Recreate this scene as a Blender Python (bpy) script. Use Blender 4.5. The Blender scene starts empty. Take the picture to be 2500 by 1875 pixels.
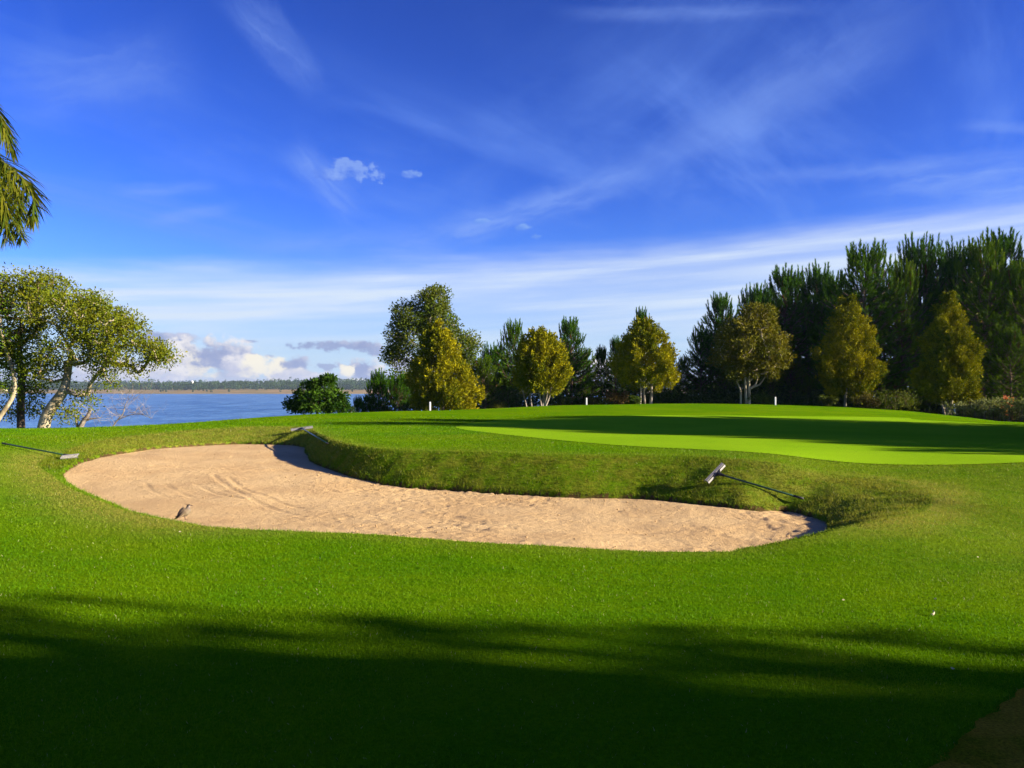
import bpy, math
import numpy as np
from mathutils import Vector, Matrix

R = math.radians
SC = bpy.context.scene
COL = SC.collection

# ------------------------------------------------------------------ camera, sky, sun, exposure
F, U0, VH, ZC = 2050.0, 1250.0, 953.0, 1.65      # focal length and horizon of the photograph (its own 2500 px frame), eye height
EXPOSURE = 1.6
SUN_AZ, SUN_EL = 104.0, 17.5                      # degrees clockwise from straight ahead; elevation
SUN_STRENGTH = 5.0
SKY_STRENGTH = 0.10

cam_data = bpy.data.cameras.new('camera')
cam = bpy.data.objects.new('camera', cam_data)
COL.objects.link(cam)
cam.location = (0, 0, ZC)
cam.rotation_euler = (R(90), 0, 0)
cam_data.sensor_fit = 'HORIZONTAL'
cam_data.sensor_width = 36.0
cam_data.lens = 36.0 * F / 2500.0
cam_data.shift_y = (VH - 937.5) / 2500.0
cam_data.clip_end = 20000
cam_data.clip_start = 0.05
SC.camera = cam
SC.render.resolution_x, SC.render.resolution_y = 1024, 768
SC.view_settings.view_transform = 'Standard'
SC.view_settings.look = 'None'
SC.view_settings.gamma = 1.0
SC.view_settings.use_curve_mapping = False
SC.view_settings.exposure = EXPOSURE
SC.cycles.use_denoising = True

sun_data = bpy.data.lights.new('sun', 'SUN')
sun_data.energy = SUN_STRENGTH
sun_data.angle = R(0.53)
sun_data.color = (1.0, 0.87, 0.66)
sun = bpy.data.objects.new('sun', sun_data)
COL.objects.link(sun)
SUN_DIR = np.array([math.cos(R(SUN_EL)) * math.sin(R(SUN_AZ)), math.cos(R(SUN_EL)) * math.cos(R(SUN_AZ)), math.sin(R(SUN_EL))])
sun.rotation_euler = Vector(SUN_DIR).to_track_quat('Z', 'Y').to_euler()
sun.location = Vector(SUN_DIR) * 60


class NT:
    """Small helper that wires shader nodes."""
    def __init__(s, tree):
        s.t = tree
        tree.nodes.clear()

    def n(s, typ, **kw):
        nd = s.t.nodes.new(typ)
        for k, v in kw.items():
            setattr(nd, k, v)
        return nd

    def put(s, sock, v):
        if v is None:
            return
        if isinstance(v, bpy.types.NodeSocket):
            s.t.links.new(v, sock)
        elif isinstance(v, (tuple, list)) and len(v) == 3 and sock.type == 'RGBA':
            sock.default_value = (v[0], v[1], v[2], 1)
        else:
            sock.default_value = v

    def math(s, op, a, b=None, c=None, clamp=False):
        nd = s.n('ShaderNodeMath', operation=op, use_clamp=clamp)
        for i, v in enumerate((a, b, c)):
            s.put(nd.inputs[i], v)
        return nd.outputs[0]

    def vmath(s, op, a, b=None, out=0):
        nd = s.n('ShaderNodeVectorMath', operation=op)
        s.put(nd.inputs[0], a)
        if b is not None:
            s.put(nd.inputs[1], b)
        return nd.outputs[out]

    def comb(s, x, y, z):
        nd = s.n('ShaderNodeCombineXYZ')
        for i, v in enumerate((x, y, z)):
            s.put(nd.inputs[i], v)
        return nd.outputs[0]

    def noise(s, vec, scale, detail=4, rough=0.55, dist=0.0, out=0):
        nd = s.n('ShaderNodeTexNoise')
        if vec is not None:
            s.put(nd.inputs['Vector'], vec)
        s.put(nd.inputs['Scale'], scale)
        s.put(nd.inputs['Detail'], detail)
        s.put(nd.inputs['Roughness'], rough)
        s.put(nd.inputs['Distortion'], dist)
        return nd.outputs[out]

    def step(s, v, a, b, to0=0.0, to1=1.0, smooth=True):
        nd = s.n('ShaderNodeMapRange', interpolation_type='SMOOTHSTEP' if smooth else 'LINEAR')
        nd.clamp = True
        s.put(nd.inputs['Value'], v)
        s.put(nd.inputs['From Min'], a)
        s.put(nd.inputs['From Max'], b)
        s.put(nd.inputs['To Min'], to0)
        s.put(nd.inputs['To Max'], to1)
        return nd.outputs[0]

    def mix(s, f, a, b, blend='MIX'):
        nd = s.n('ShaderNodeMix', data_type='RGBA', blend_type=blend)
        nd.clamp_factor = True
        s.put(nd.inputs['Factor'], f)
        s.put(nd.inputs[6], a)
        s.put(nd.inputs[7], b)
        return nd.outputs[2]


world = bpy.data.worlds.new('World')
SC.world = world
world.use_nodes = True


def build_sky():
    T = NT(world.node_tree)
    sky = T.n('ShaderNodeTexSky', sky_type='NISHITA')
    sky.sun_disc = False
    sky.sun_elevation = R(SUN_EL)
    sky.sun_rotation = R(SUN_AZ)
    sky.air_density = 1.0
    sky.dust_density = 0.3
    sky.ozone_density = 2.5
    k = 1.0 / (SKY_STRENGTH * 2 ** EXPOSURE)      # cloud colours below are given as they look in the picture (linear)
    def L(r, g, b):
        return tuple(k * (((c / 255) / 12.92) if c / 255 <= 0.04045 else ((c / 255 + 0.055) / 1.055) ** 2.4) for c in (r, g, b))
    d = T.n('ShaderNodeTexCoord').outputs['Generated']
    sep = T.n('ShaderNodeSeparateXYZ')
    T.put(sep.inputs[0], d)
    x, y, z = sep.outputs
    az = T.math('ARCTAN2', x, y)
    el = T.math('ARCSINE', z)
    gm = T.n('ShaderNodeGamma')
    T.put(gm.inputs['Color'], T.mix(1.0, sky.outputs[0], (0.255,) * 3, 'MULTIPLY'))
    gm.inputs['Gamma'].default_value = 1.7
    base = T.mix(1.0, gm.outputs[0], SKY_TINT, 'MULTIPLY')
    # thin veil that pales the sky towards the horizon
    veil = T.math('POWER', T.step(el, 0.24, 0.0, smooth=False), 2.0)
    base = T.mix(T.math('MULTIPLY', veil, 0.62), base, L(162, 212, 250))
    # high cirrus: streaks on a plane overhead
    zz = T.math('ADD', T.math('MAXIMUM', z, 0.0), 0.12)
    px = T.math('DIVIDE', x, zz)
    py = T.math('DIVIDE', y, zz)
    ca, sa = math.cos(R(52)), math.sin(R(52))
    qa = T.math('ADD', T.math('MULTIPLY', px, ca), T.math('MULTIPLY', py, sa))
    qb = T.math('SUBTRACT', T.math('MULTIPLY', py, ca), T.math('MULTIPLY', px, sa))
    pv = T.comb(T.math('MULTIPLY', qa, 0.35), T.math('MULTIPLY', qb, 1.6), 3.7)
    c1 = T.noise(pv, 1.0, 7, 0.62, 1.1)
    c2 = T.noise(T.comb(px, py, 9.0), 0.55, 3, 0.5, 0.4)
    wisp = T.math('MULTIPLY', T.step(c1, 0.46, 0.78), T.step(c2, 0.40, 0.66))
    pv2 = T.comb(T.math('MULTIPLY', px, 1.3), T.math('MULTIPLY', py, 0.8), 1.1)
    soft = T.step(T.noise(pv2, 0.8, 6, 0.6, 1.5), 0.48, 0.8)
    wisp = T.math('ADD', T.math('MULTIPLY', wisp, 0.62), T.math('MULTIPLY', soft, 0.28), clamp=True)
    wisp = T.math('MULTIPLY', wisp, T.step(el, 0.10, 0.22))
    base = T.mix(wisp, base, L(118, 160, 250))
    # single long wisps: from (u, v) to (u, v), half width, strength
    fib = T.noise(T.comb(T.math('MULTIPLY', az, 9.0), T.math('MULTIPLY', el, 9.0), 2.0), 1.0, 6, 0.65, 1.2)
    def angles(u, v):
        a_ = math.atan((u - U0) / F)
        return a_, math.atan((VH - v) / F * math.cos(a_))
    def streak(u0, v0, u1, v1, w, strength, seed):
        nonlocal base
        a0, e0 = angles(u0, v0)
        a1, e1 = angles(u1, v1)
        ln = math.hypot(a1 - a0, e1 - e0)
        tx, ty = (a1 - a0) / ln, (e1 - e0) / ln
        da, de = T.math('SUBTRACT', az, a0), T.math('SUBTRACT', el, e0)
        t = T.math('ADD', T.math('MULTIPLY', da, tx / ln), T.math('MULTIPLY', de, ty / ln))
        q = T.math('SUBTRACT', T.math('MULTIPLY', de, tx), T.math('MULTIPLY', da, ty))
        q = T.math('ADD', q, T.math('MULTIPLY', T.math('SUBTRACT', fib, 0.5), w * 1.1 / F))
        m = T.math('MULTIPLY', T.step(T.math('ABSOLUTE', q), w * 1.0 / F, 0.0), T.math('MULTIPLY', T.step(t, 0.0, 0.35), T.step(t, 1.0, 0.6)))
        g = T.noise(T.comb(T.math('MULTIPLY', t, 2.2 * ln * 6), T.math('MULTIPLY', q, 75.0), seed), 1.0, 5, 0.6, 0.6)
        m = T.math('MULTIPLY', m, T.step(g, 0.30, 0.72, 0.15, strength))
        base = T.mix(m, base, L(140, 175, 250))
    for args in [(540, -60, 800, 250, 60, 0.38, 1.0), (690, 330, 900, 560, 60, 0.55, 2.0), (830, 640, 1700, 380, 55, 0.6, 3.0), (1350, 480, 2150, 120, 70, 0.20, 4.0), (1600, 380, 2400, -60, 110, 0.24, 5.0),
                 (2050, 470, 2700, 380, 60, 0.6, 6.0), (1750, 440, 2500, 380, 26, 0.35, 7.0), (250, 470, 560, 455, 22, 0.45, 8.0), (330, 545, 620, 500, 24, 0.4, 9.0), (-60, 260, 520, 110, 110, 0.32, 10.0),
                 (1300, 25, 2100, 10, 24, 0.3, 11.0), (2300, 300, 2700, 320, 18, 0.35, 12.0), (2250, 520, 2800, 430, 70, 0.6, 13.0), (500, 620, 1100, 560, 40, 0.35, 14.0)]:
        streak(*args)
    # the broad bank of cirrus whose upper edge climbs to the right
    edge = T.math('ADD', T.math('MULTIPLY', x, 0.062), 0.142)
    wob = T.noise(T.comb(T.math('MULTIPLY', x, 5.0), T.math('MULTIPLY', y, 5.0), T.math('MULTIPLY', z, 30.0)), 1.0, 5, 0.6)
    b = T.math('SUBTRACT', el, edge)
    b = T.math('ADD', b, T.math('MULTIPLY', T.math('SUBTRACT', wob, 0.5), 0.035))
    up = T.step(b, 0.034, -0.016)
    tilt = T.math('SUBTRACT', z, T.math('MULTIPLY', x, 0.055))
    st = T.noise(T.comb(T.math('MULTIPLY', x, 2.2), T.math('MULTIPLY', y, 2.2), T.math('MULTIPLY', tilt, 42.0)), 1.0, 5, 0.55, 0.3)
    st = T.step(st, 0.30, 0.72)
    deep = T.step(b, -0.02, -0.15, 1.0, 0.45)
    band = T.math('MULTIPLY', T.math('MULTIPLY', up, deep), T.math('ADD', T.math('MULTIPLY', st, 0.75), 0.48))
    base = T.mix(band, base, L(216, 232, 252))
    # pale floor of the sky
    low = T.step(el, 0.085, 0.02)
    base = T.mix(T.math('MULTIPLY', low, 0.6), base, L(196, 222, 246))
    # low cumulus, each cloud a puff at its own bearing and height
    n1 = T.noise(T.comb(T.math('MULTIPLY', az, 1.0), T.math('MULTIPLY', el, 1.25), 0.0), 34.0, 6, 0.6)
    n2 = T.noise(T.comb(T.math('MULTIPLY', az, 1.0), T.math('MULTIPLY', el, 1.25), 4.2), 60.0, 5, 0.6)
    nn = T.math('ADD', T.math('SUBTRACT', n1, 0.5), T.math('MULTIPLY', T.math('SUBTRACT', n2, 0.5), 0.7))
    # distant layer of lilac cloud along the horizon
    hz = T.math('ADD', el, T.math('MULTIPLY', nn, -0.035))
    lay = T.step(hz, 0.026, 0.012)
    base = T.mix(T.math('MULTIPLY', lay, 0.8), base, L(186, 190, 216))
    GREY, LILAC, WHITE, CREAM = L(150, 164, 206), L(200, 203, 226), L(242, 239, 241), L(255, 248, 230)
    def cloud(u, v, wu, wv, dark, light, lit, rag=1.0, dens=1.0):
        nonlocal base
        a0 = math.atan((u - U0) / F)
        e0 = math.atan((VH - v) / F * math.cos(a0))
        da = T.math('MULTIPLY', T.math('SUBTRACT', az, a0), F / wu * math.cos(a0))
        de = T.math('MULTIPLY', T.math('SUBTRACT', el, e0), F / wv)
        r = T.math('SQRT', T.math('ADD', T.math('MULTIPLY', da, da), T.math('MULTIPLY', de, de)))
        r = T.math('ADD', r, T.math('MULTIPLY', nn, -2.5 * rag))
        m = T.step(r, 1.12, 0.60, 0.0, dens)
        sh = T.math('ADD', T.math('ADD', T.math('MULTIPLY', da, 0.30), T.math('MULTIPLY', de, 0.30)), lit)
        sh = T.math('ADD', sh, T.math('MULTIPLY', T.math('SUBTRACT', n2, 0.5), 1.9))
        c = T.mix(T.step(sh, 0.1, 0.9), dark, light)
        base = T.mix(m, base, c)
    for args in [
        (842, 418, 66, 26, L(80, 125, 235), L(165, 195, 248), 0.6, 1.3, 0.5), (1000, 424, 24, 13, L(100, 140, 240), L(150, 185, 245), 0.5, 1.2, 0.6),
        (1271, 554, 20, 8, L(110, 155, 240), L(150, 190, 245), 0.5, 1.2, 0.6), (1311, 578, 18, 9, L(110, 155, 240), L(150, 190, 245), 0.5, 1.2, 0.6),
        (1180, 540, 22, 6, L(110, 155, 240), L(150, 190, 245), 0.5, 1.2, 0.5),
        (410, 828, 62, 17, GREY, LILAC, 0.3, 0.9, 0.9), (612, 833, 20, 4, GREY, LILAC, 0.1, 1.2, 0.7), (660, 870, 13, 5, GREY, LILAC, 0.1, 1.5, 0.6),
        (838, 843, 96, 13, GREY, LILAC, 0.25, 1.1, 0.9), (904, 848, 36, 19, GREY, LILAC, 0.2, 1.0, 0.9),
        (445, 880, 66, 46, LILAC, WHITE, 0.75, 1, 1), (490, 895, 46, 40, LILAC, CREAM, 0.75, 1, 1), (380, 905, 60, 26, LILAC, WHITE, 0.5, 1, 1),
        (552, 868, 72, 48, GREY, WHITE, 0.42, 0.9, 1), (535, 868, 32, 24, GREY, LILAC, 0.15, 0.9, 0.8), (590, 896, 48, 26, LILAC, WHITE, 0.4, 1, 1),
        (632, 898, 38, 32, LILAC, CREAM, 0.85, 0.9, 1), (678, 900, 34, 36, LILAC, CREAM, 0.85, 0.9, 1),
        (722, 890, 36, 18, GREY, LILAC, 0.2, 1, 0.95), (795, 894, 26, 10, GREY, LILAC, 0.1, 1.6, 0.8), (730, 915, 60, 16, LILAC, WHITE, 0.3, 1, 0.9),
        (898, 902, 50, 26, GREY, WHITE, 0.3, 1, 1), (846, 908, 20, 15, LILAC, CREAM, 0.75, 1.2, 1), (850, 934, 55, 9, LILAC, CREAM, 0.6, 0.8, 0.8),
        (1010, 890, 60, 26, LILAC, WHITE, 0.4, 1, 0.9), (1470, 905, 60, 30, LILAC, CREAM, 0.5, 1, 0.9), (250, 905, 80, 26, LILAC, WHITE, 0.4, 1, 0.9)]:
        cloud(*args)
    bg = T.n('ShaderNodeBackground')
    T.put(bg.inputs['Strength'], SKY_STRENGTH)
    T.put(bg.inputs['Color'], base)
    out = T.n('ShaderNodeOutputWorld')
    T.t.links.new(bg.outputs[0], out.inputs['Surface'])


SKY_TINT = tuple(c / (SKY_STRENGTH * 2 ** EXPOSURE) for c in (0.23, 0.345, 0.80))
build_sky()

# ------------------------------------------------------------------ helpers: noise, meshes, objects

def hash3(ix, iy, iz, s):
    h = (ix * 374761393 + iy * 668265263 + iz * 2147483647 + s * 974711) & 0xFFFFFFFF
    h = ((h ^ (h >> 13)) * 1274126177) & 0xFFFFFFFF
    return ((h ^ (h >> 16)) & 0xFFFF) / 65535.0


def vnoise(p, s=0):
    p = np.asarray(p, float)
    i = np.floor(p).astype(np.int64)
    f = p - i
    f = f * f * (3 - 2 * f)
    r = 0
    for dx in (0, 1):
        for dy in (0, 1):
            for dz in (0, 1):
                w = (f[:, 0] if dx else 1 - f[:, 0]) * (f[:, 1] if dy else 1 - f[:, 1]) * (f[:, 2] if dz else 1 - f[:, 2])
                r = r + w * hash3(i[:, 0] + dx, i[:, 1] + dy, i[:, 2] + dz, s)
    return r


def fbm(p, octs=4, s=0):
    p = np.asarray(p, float)
    r, a, t = 0, 1.0, 0
    for o in range(octs):
        r = r + a * vnoise(p * 2 ** o + 17.3 * o, s + o)
        t += a
        a *= 0.5
    return r / t


def xy3(x, y, k=1.0, z=0.0):
    return np.stack([np.ravel(x) * k, np.ravel(y) * k, np.full(np.size(x), z)], 1)


def nrm(v):
    v = np.asarray(v, float)
    return v / np.maximum(np.linalg.norm(v, axis=-1, keepdims=True), 1e-9)


def sstep(a, b, x):
    t = np.clip((x - a) / (b - a), 0, 1)
    return t * t * (3 - 2 * t)


def make_mesh(name, V, Fc, col=None, attrs=None, smooth=False):
    """Mesh from vertex array and an (n,3) or (n,4) face array; col is a per-vertex colour."""
    V = np.asarray(V, np.float32)
    Fc = np.asarray(Fc, np.int32)
    me = bpy.data.meshes.new(name)
    k = Fc.shape[1]
    me.vertices.add(len(V))
    me.vertices.foreach_set('co', V.ravel())
    me.loops.add(Fc.size)
    me.loops.foreach_set('vertex_index', Fc.ravel())
    me.polygons.add(len(Fc))
    me.polygons.foreach_set('loop_start', np.arange(0, Fc.size, k, dtype=np.int32))
    me.polygons.foreach_set('loop_total', np.full(len(Fc), k, np.int32))
    me.polygons.foreach_set('use_smooth', np.full(len(Fc), smooth))
    if col is not None:
        a = me.attributes.new('col', 'FLOAT_COLOR', 'POINT')
        c = np.ones((len(V), 4), np.float32)
        c[:, :3] = col
        a.data.foreach_set('color', c.ravel())
    for nm, arr in (attrs or {}).items():
        a = me.attributes.new(nm, 'FLOAT', 'POINT')
        a.data.foreach_set('value', np.asarray(arr, np.float32))
    me.update()
    me.validate()
    return me


class Geo:
    def __init__(s):
        s.V, s.F, s.C, s.n = [], [], [], 0

    def add(s, V, Fc, c=None):
        V = np.asarray(V, float)
        s.V.append(V)
        s.F.append(np.asarray(Fc, int) + s.n)
        s.n += len(V)
        if c is not None:
            s.C.append(np.broadcast_to(np.asarray(c, float), (len(V), 3)))

    def mesh(s, name, origin=(0, 0, 0), smooth=False):
        if s.n == 0:
            s.add(np.zeros((3, 3)), [[0, 1, 2]], (0, 0, 0) if s.C or True else None)
        return make_mesh(name, np.concatenate(s.V) - np.asarray(origin, float), np.concatenate(s.F), np.concatenate(s.C) if s.C else None, smooth=smooth)


def thing(name, label, cat, loc=(0, 0, 0), group=None, rotz=0.0):
    o = bpy.data.objects.new(name, None)
    COL.objects.link(o)
    o.location = tuple(float(c) for c in loc)
    o.rotation_euler = (0, 0, rotz)
    o.empty_display_size = 0.3
    o['label'] = label
    o['category'] = cat
    if group:
        o['group'] = group
    return o


def part(name, mesh, mat, parent=None):
    o = bpy.data.objects.new(name, mesh)
    COL.objects.link(o)
    if mat is not None and len(mesh.materials) == 0:
        mesh.materials.append(mat)
    if parent is not None:
        o.parent = parent
    return o


def dup(root, loc, rotz, scale, label, group=None):
    r = root.copy()
    COL.objects.link(r)
    r.location = tuple(float(c) for c in loc)
    r.rotation_euler = (0, 0, rotz)
    r.scale = (scale[0], scale[0], scale[1]) if isinstance(scale, tuple) else (scale,) * 3
    r['label'] = label
    if group:
        r['group'] = group
    elif 'group' in r:
        del r['group']
    for ch in list(root.children):
        c = ch.copy()
        COL.objects.link(c)
        c.parent = r
    return r


# ------------------------------------------------------------------ geometry pieces

def diamonds(P, D, Ln, W, rng, fold=0.18):
    """Folded leaf blades: base P, direction D, length Ln, width W."""
    n = len(P)
    D = nrm(D)
    S = nrm(np.cross(D, rng.normal(size=(n, 3))))
    N = np.cross(S, D)
    Ln = np.broadcast_to(np.asarray(Ln, float), (n,))[:, None]
    W = np.broadcast_to(np.asarray(W, float), (n,))[:, None]
    V = np.empty((n, 4, 3))
    V[:, 0] = P
    V[:, 1] = P + D * Ln * 0.5 + S * W * 0.5 + N * W * fold
    V[:, 2] = P + D * Ln
    V[:, 3] = P + D * Ln * 0.5 - S * W * 0.5 + N * W * fold
    i = np.arange(n)[:, None] * 4
    Fc = np.concatenate([i + [0, 1, 2], i + [0, 2, 3]], 0)
    return V.reshape(-1, 3), Fc


def needles(P, D, Ln, W, rng):
    n = len(P)
    D = nrm(D)
    S = nrm(np.cross(D, rng.normal(size=(n, 3))))
    Ln = np.broadcast_to(np.asarray(Ln, float), (n,))[:, None]
    W = np.broadcast_to(np.asarray(W, float), (n,))[:, None]
    V = np.empty((n, 3, 3))
    V[:, 0] = P - S * W * 0.5
    V[:, 1] = P + S * W * 0.5
    V[:, 2] = P + D * Ln
    return V.reshape(-1, 3), np.arange(n * 3).reshape(n, 3)


def tube(pts, rad, k=7, cap=True):
    """Tube through pts with a radius per point (triangles)."""
    pts = np.asarray(pts, float)
    m = len(pts)
    rad = np.broadcast_to(np.asarray(rad, float), (m,))
    T = np.gradient(pts, axis=0)
    T = nrm(T)
    ref = np.array([0, 0, 1.0]) if abs(T[0, 2]) < 0.9 else np.array([1.0, 0, 0])
    A = nrm(np.cross(T, ref))
    B = np.cross(T, A)
    th = np.arange(k) / k * 2 * np.pi
    V = pts[:, None] + rad[:, None, None] * (np.cos(th)[None, :, None] * A[:, None] + np.sin(th)[None, :, None] * B[:, None])
    V = V.reshape(-1, 3)
    Fc = []
    for i in range(m - 1):
        for j in range(k):
            a, b = i * k + j, i * k + (j + 1) % k
            Fc += [[a, b, b + k], [a, b + k, a + k]]
    if cap:
        n = len(V)
        V = np.concatenate([V, pts[:1], pts[-1:]])
        for j in range(k):
            Fc += [[n, (j + 1) % k, j], [n + 1, (m - 1) * k + j, (m - 1) * k + (j + 1) % k]]
    return V, np.array(Fc)


def frusta(Pa, Pb, Ra, Rb, k=5):
    """Many open tapered segments at once."""
    n = len(Pa)
    T = nrm(Pb - Pa)
    ref = np.where(np.abs(T[:, 2:3]) < 0.9, [[0, 0, 1.0]], [[1.0, 0, 0]])
    A = nrm(np.cross(T, ref))
    B = np.cross(T, A)
    th = np.arange(k) / k * 2 * np.pi
    ring = np.cos(th)[None, :, None] * A[:, None] + np.sin(th)[None, :, None] * B[:, None]
    V = np.concatenate([Pa[:, None] + ring * np.asarray(Ra)[:, None, None], Pb[:, None] + ring * np.asarray(Rb)[:, None, None]], 1)
    j = np.arange(k)
    q = np.concatenate([np.stack([j, (j + 1) % k, (j + 1) % k + k], 1), np.stack([j, (j + 1) % k + k, j + k], 1)], 0)
    Fc = (np.arange(n)[:, None, None] * 2 * k + q[None]).reshape(-1, 3)
    return V.reshape(-1, 3), Fc


def box(c, s, rot=None):
    """Box as triangles, centre c, full size s, optional 3x3 axes (columns)."""
    o = np.array([[x, y, z] for x in (-.5, .5) for y in (-.5, .5) for z in (-.5, .5)]) * np.asarray(s, float)
    if rot is not None:
        o = o @ np.asarray(rot).T
    Fq = [[0, 1, 3, 2], [4, 6, 7, 5], [0, 4, 5, 1], [2, 3, 7, 6], [0, 2, 6, 4], [1, 5, 7, 3]]
    Ft = [t for q in Fq for t in ([q[0], q[1], q[2]], [q[0], q[2], q[3]])]
    return o + np.asarray(c, float), np.array(Ft)


def spline(P, n=8, closed=True):
    P = np.asarray(P, float)
    m = len(P)
    out = []
    rng_ = range(m) if closed else range(m - 1)
    for i in rng_:
        g = lambda j: P[j % m] if closed else P[min(max(j, 0), m - 1)]
        p0, p1, p2, p3 = g(i - 1), g(i), g(i + 1), g(i + 2)
        for t in np.arange(n) / n:
            out.append(0.5 * ((2 * p1) + (-p0 + p2) * t + (2 * p0 - 5 * p1 + 4 * p2 - p3) * t * t + (-p0 + 3 * p1 - 3 * p2 + p3) * t ** 3))
    if not closed:
        out.append(P[-1])
    return np.array(out)


def poly_dist(Q, P):
    """Distance of points Q (n,2) to the closed polyline P and inside flags."""
    A, B = P, np.roll(P, -1, 0)
    best = np.full(len(Q), 1e9)
    inside = np.zeros(len(Q), bool)
    for a, b in zip(A, B):
        ab = b - a
        t = np.clip(((Q - a) @ ab) / max(ab @ ab, 1e-12), 0, 1)
        d = Q - (a + t[:, None] * ab)
        best = np.minimum(best, (d * d).sum(1))
        c = (a[1] > Q[:, 1]) != (b[1] > Q[:, 1])
        if c.any():
            xx = a[0] + (Q[:, 1] - a[1]) / (b[1] - a[1] if b[1] != a[1] else 1e-12) * ab[0]
            inside ^= c & (Q[:, 0] < xx)
    return np.sqrt(best), inside


class SDF:
    """Signed distance to a closed outline (negative inside), tabulated on a grid."""
    def __init__(s, P, res=0.04, pad=2.6):
        s.lo, hi, s.res = P.min(0) - pad, P.max(0) + pad, res
        s.n = np.ceil((hi - s.lo) / res).astype(int) + 1
        X, Y = np.meshgrid(s.lo[0] + res * np.arange(s.n[0]), s.lo[1] + res * np.arange(s.n[1]))
        d, i = poly_dist(np.stack([X.ravel(), Y.ravel()], 1), P)
        s.g = np.where(i, -d, d).reshape(X.shape)

    def __call__(s, x, y):
        fx, fy = (np.ravel(x) - s.lo[0]) / s.res, (np.ravel(y) - s.lo[1]) / s.res
        ok = (fx >= 0) & (fy >= 0) & (fx < s.n[0] - 1) & (fy < s.n[1] - 1)
        out = np.full(fx.shape, 9.0)
        fx, fy = fx[ok], fy[ok]
        i, j = fx.astype(int), fy.astype(int)
        a, b = fx - i, fy - j
        g = s.g
        out[ok] = (g[j, i] * (1 - a) + g[j, i + 1] * a) * (1 - b) + (g[j + 1, i] * (1 - a) + g[j + 1, i + 1] * a) * b
        return out


class TPS:
    def __init__(s, P, lam=1e-3):
        P = np.asarray(P, float)
        s.p = P[:, :2] / 10
        n = len(P)
        K = s.phi(np.linalg.norm(s.p[:, None] - s.p[None], axis=2)) + lam * np.eye(n)
        Q = np.c_[np.ones(n), s.p]
        A = np.block([[K, Q], [Q.T, np.zeros((3, 3))]])
        s.w = np.linalg.solve(A, np.r_[P[:, 2], 0, 0, 0])

    @staticmethod
    def phi(r):
        return r * r * np.log(np.maximum(r, 1e-9))

    def __call__(s, x, y):
        q = np.stack([np.ravel(x), np.ravel(y)], 1) / 10
        out = np.empty(len(q))
        for i in range(0, len(q), 20000):
            c = q[i:i + 20000]
            out[i:i + 20000] = s.phi(np.linalg.norm(c[:, None] - s.p[None], axis=2)) @ s.w[:-3] + s.w[-3] + c @ s.w[-2:]
        return out


def at(u, v, y):
    """World point at depth y that the photograph shows at (u, v)."""
    return np.array([(u - U0) / F * y, y, ZC - (v - VH) / F * y])


# ------------------------------------------------------------------ materials

def material(name):
    m = bpy.data.materials.new(name)
    m.use_nodes = True
    return m, NT(m.node_tree)


def principled(T, color, rough=0.7, spec=0.3, bump=None, bump_d=0.02, bump_s=1.0, metal=0.0):
    b = T.n('ShaderNodeBsdfPrincipled')
    T.put(b.inputs['Base Color'], color)
    T.put(b.inputs['Roughness'], rough)
    T.put(b.inputs['Specular IOR Level'], spec)
    T.put(b.inputs['Metallic'], metal)
    if bump is not None:
        bp = T.n('ShaderNodeBump')
        bp.inputs['Distance'].default_value = bump_d
        bp.inputs['Strength'].default_value = bump_s
        T.put(bp.inputs['Height'], bump)
        T.t.links.new(bp.outputs[0], b.inputs['Normal'])
    return b


def finish(T, shader):
    o = T.n('ShaderNodeOutputMaterial')
    T.t.links.new(shader, o.inputs['Surface'])


def mat_foliage(name, trans=0.25, rough=0.6, spec=0.06):
    m, T = material(name)
    a = T.n('ShaderNodeAttribute', attribute_name='col').outputs['Color']
    b = principled(T, a, rough, spec)
    tr = T.n('ShaderNodeBsdfTranslucent')
    T.put(tr.inputs['Color'], T.mix(1.0, a, (1.3, 1.25, 0.6), 'MULTIPLY'))
    mx = T.n('ShaderNodeMixShader')
    mx.inputs[0].default_value = trans
    T.t.links.new(b.outputs[0], mx.inputs[1])
    T.t.links.new(tr.outputs[0], mx.inputs[2])
    finish(T, mx.outputs[0])
    return m


def mat_simple(name, c1, c2, scale=8.0, rough=0.8, spec=0.2, bump=0.01, stretch=(1, 1, 1), metal=0.0, detail=5):
    m, T = material(name)
    co = T.n('ShaderNodeTexCoord').outputs['Object']
    co = T.vmath('MULTIPLY', co, stretch)
    n = T.noise(co, scale, detail, 0.6)
    b = principled(T, T.mix(T.step(n, 0.35, 0.65), c1, c2), rough, spec, n, bump, 1.0, metal)
    finish(T, b.outputs[0])
    return m


M_LEAF = mat_foliage('leaf_foliage')
M_NEEDLE = mat_foliage('needle_foliage', 0.12, 0.7, 0.03)
M_SPRAY = mat_foliage('conifer_spray', 0.10, 0.7, 0.03)
M_BLADE = mat_foliage('grass_blade', 0.35, 0.6, 0.06)
M_BARK_PALE = mat_simple('pale_bark', (0.22, 0.17, 0.10), (0.42, 0.36, 0.25), 5.0, 0.85, 0.2, 0.03, (1, 1, 0.45))
M_BARK_BROWN = mat_simple('brown_bark', (0.07, 0.045, 0.03), (0.17, 0.12, 0.08), 6.0, 0.9, 0.1, 0.03, (1, 1, 0.4))
M_BARK_GREY = mat_simple('grey_bark', (0.16, 0.13, 0.10), (0.36, 0.31, 0.25), 6.0, 0.9, 0.1, 0.03, (1, 1, 0.4))
M_TWIG = mat_simple('bare_twig', (0.16, 0.13, 0.11), (0.32, 0.27, 0.23), 4.0, 0.9, 0.1, 0.01)
M_WHITE = mat_simple('white_paint', (0.74, 0.73, 0.70), (0.82, 0.81, 0.79), 20.0, 0.45, 0.4, 0.002)
M_ALU = mat_simple('grey_metal', (0.17, 0.165, 0.165), (0.25, 0.24, 0.235), 30.0, 0.5, 0.3, 0.001, metal=0.1)
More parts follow.
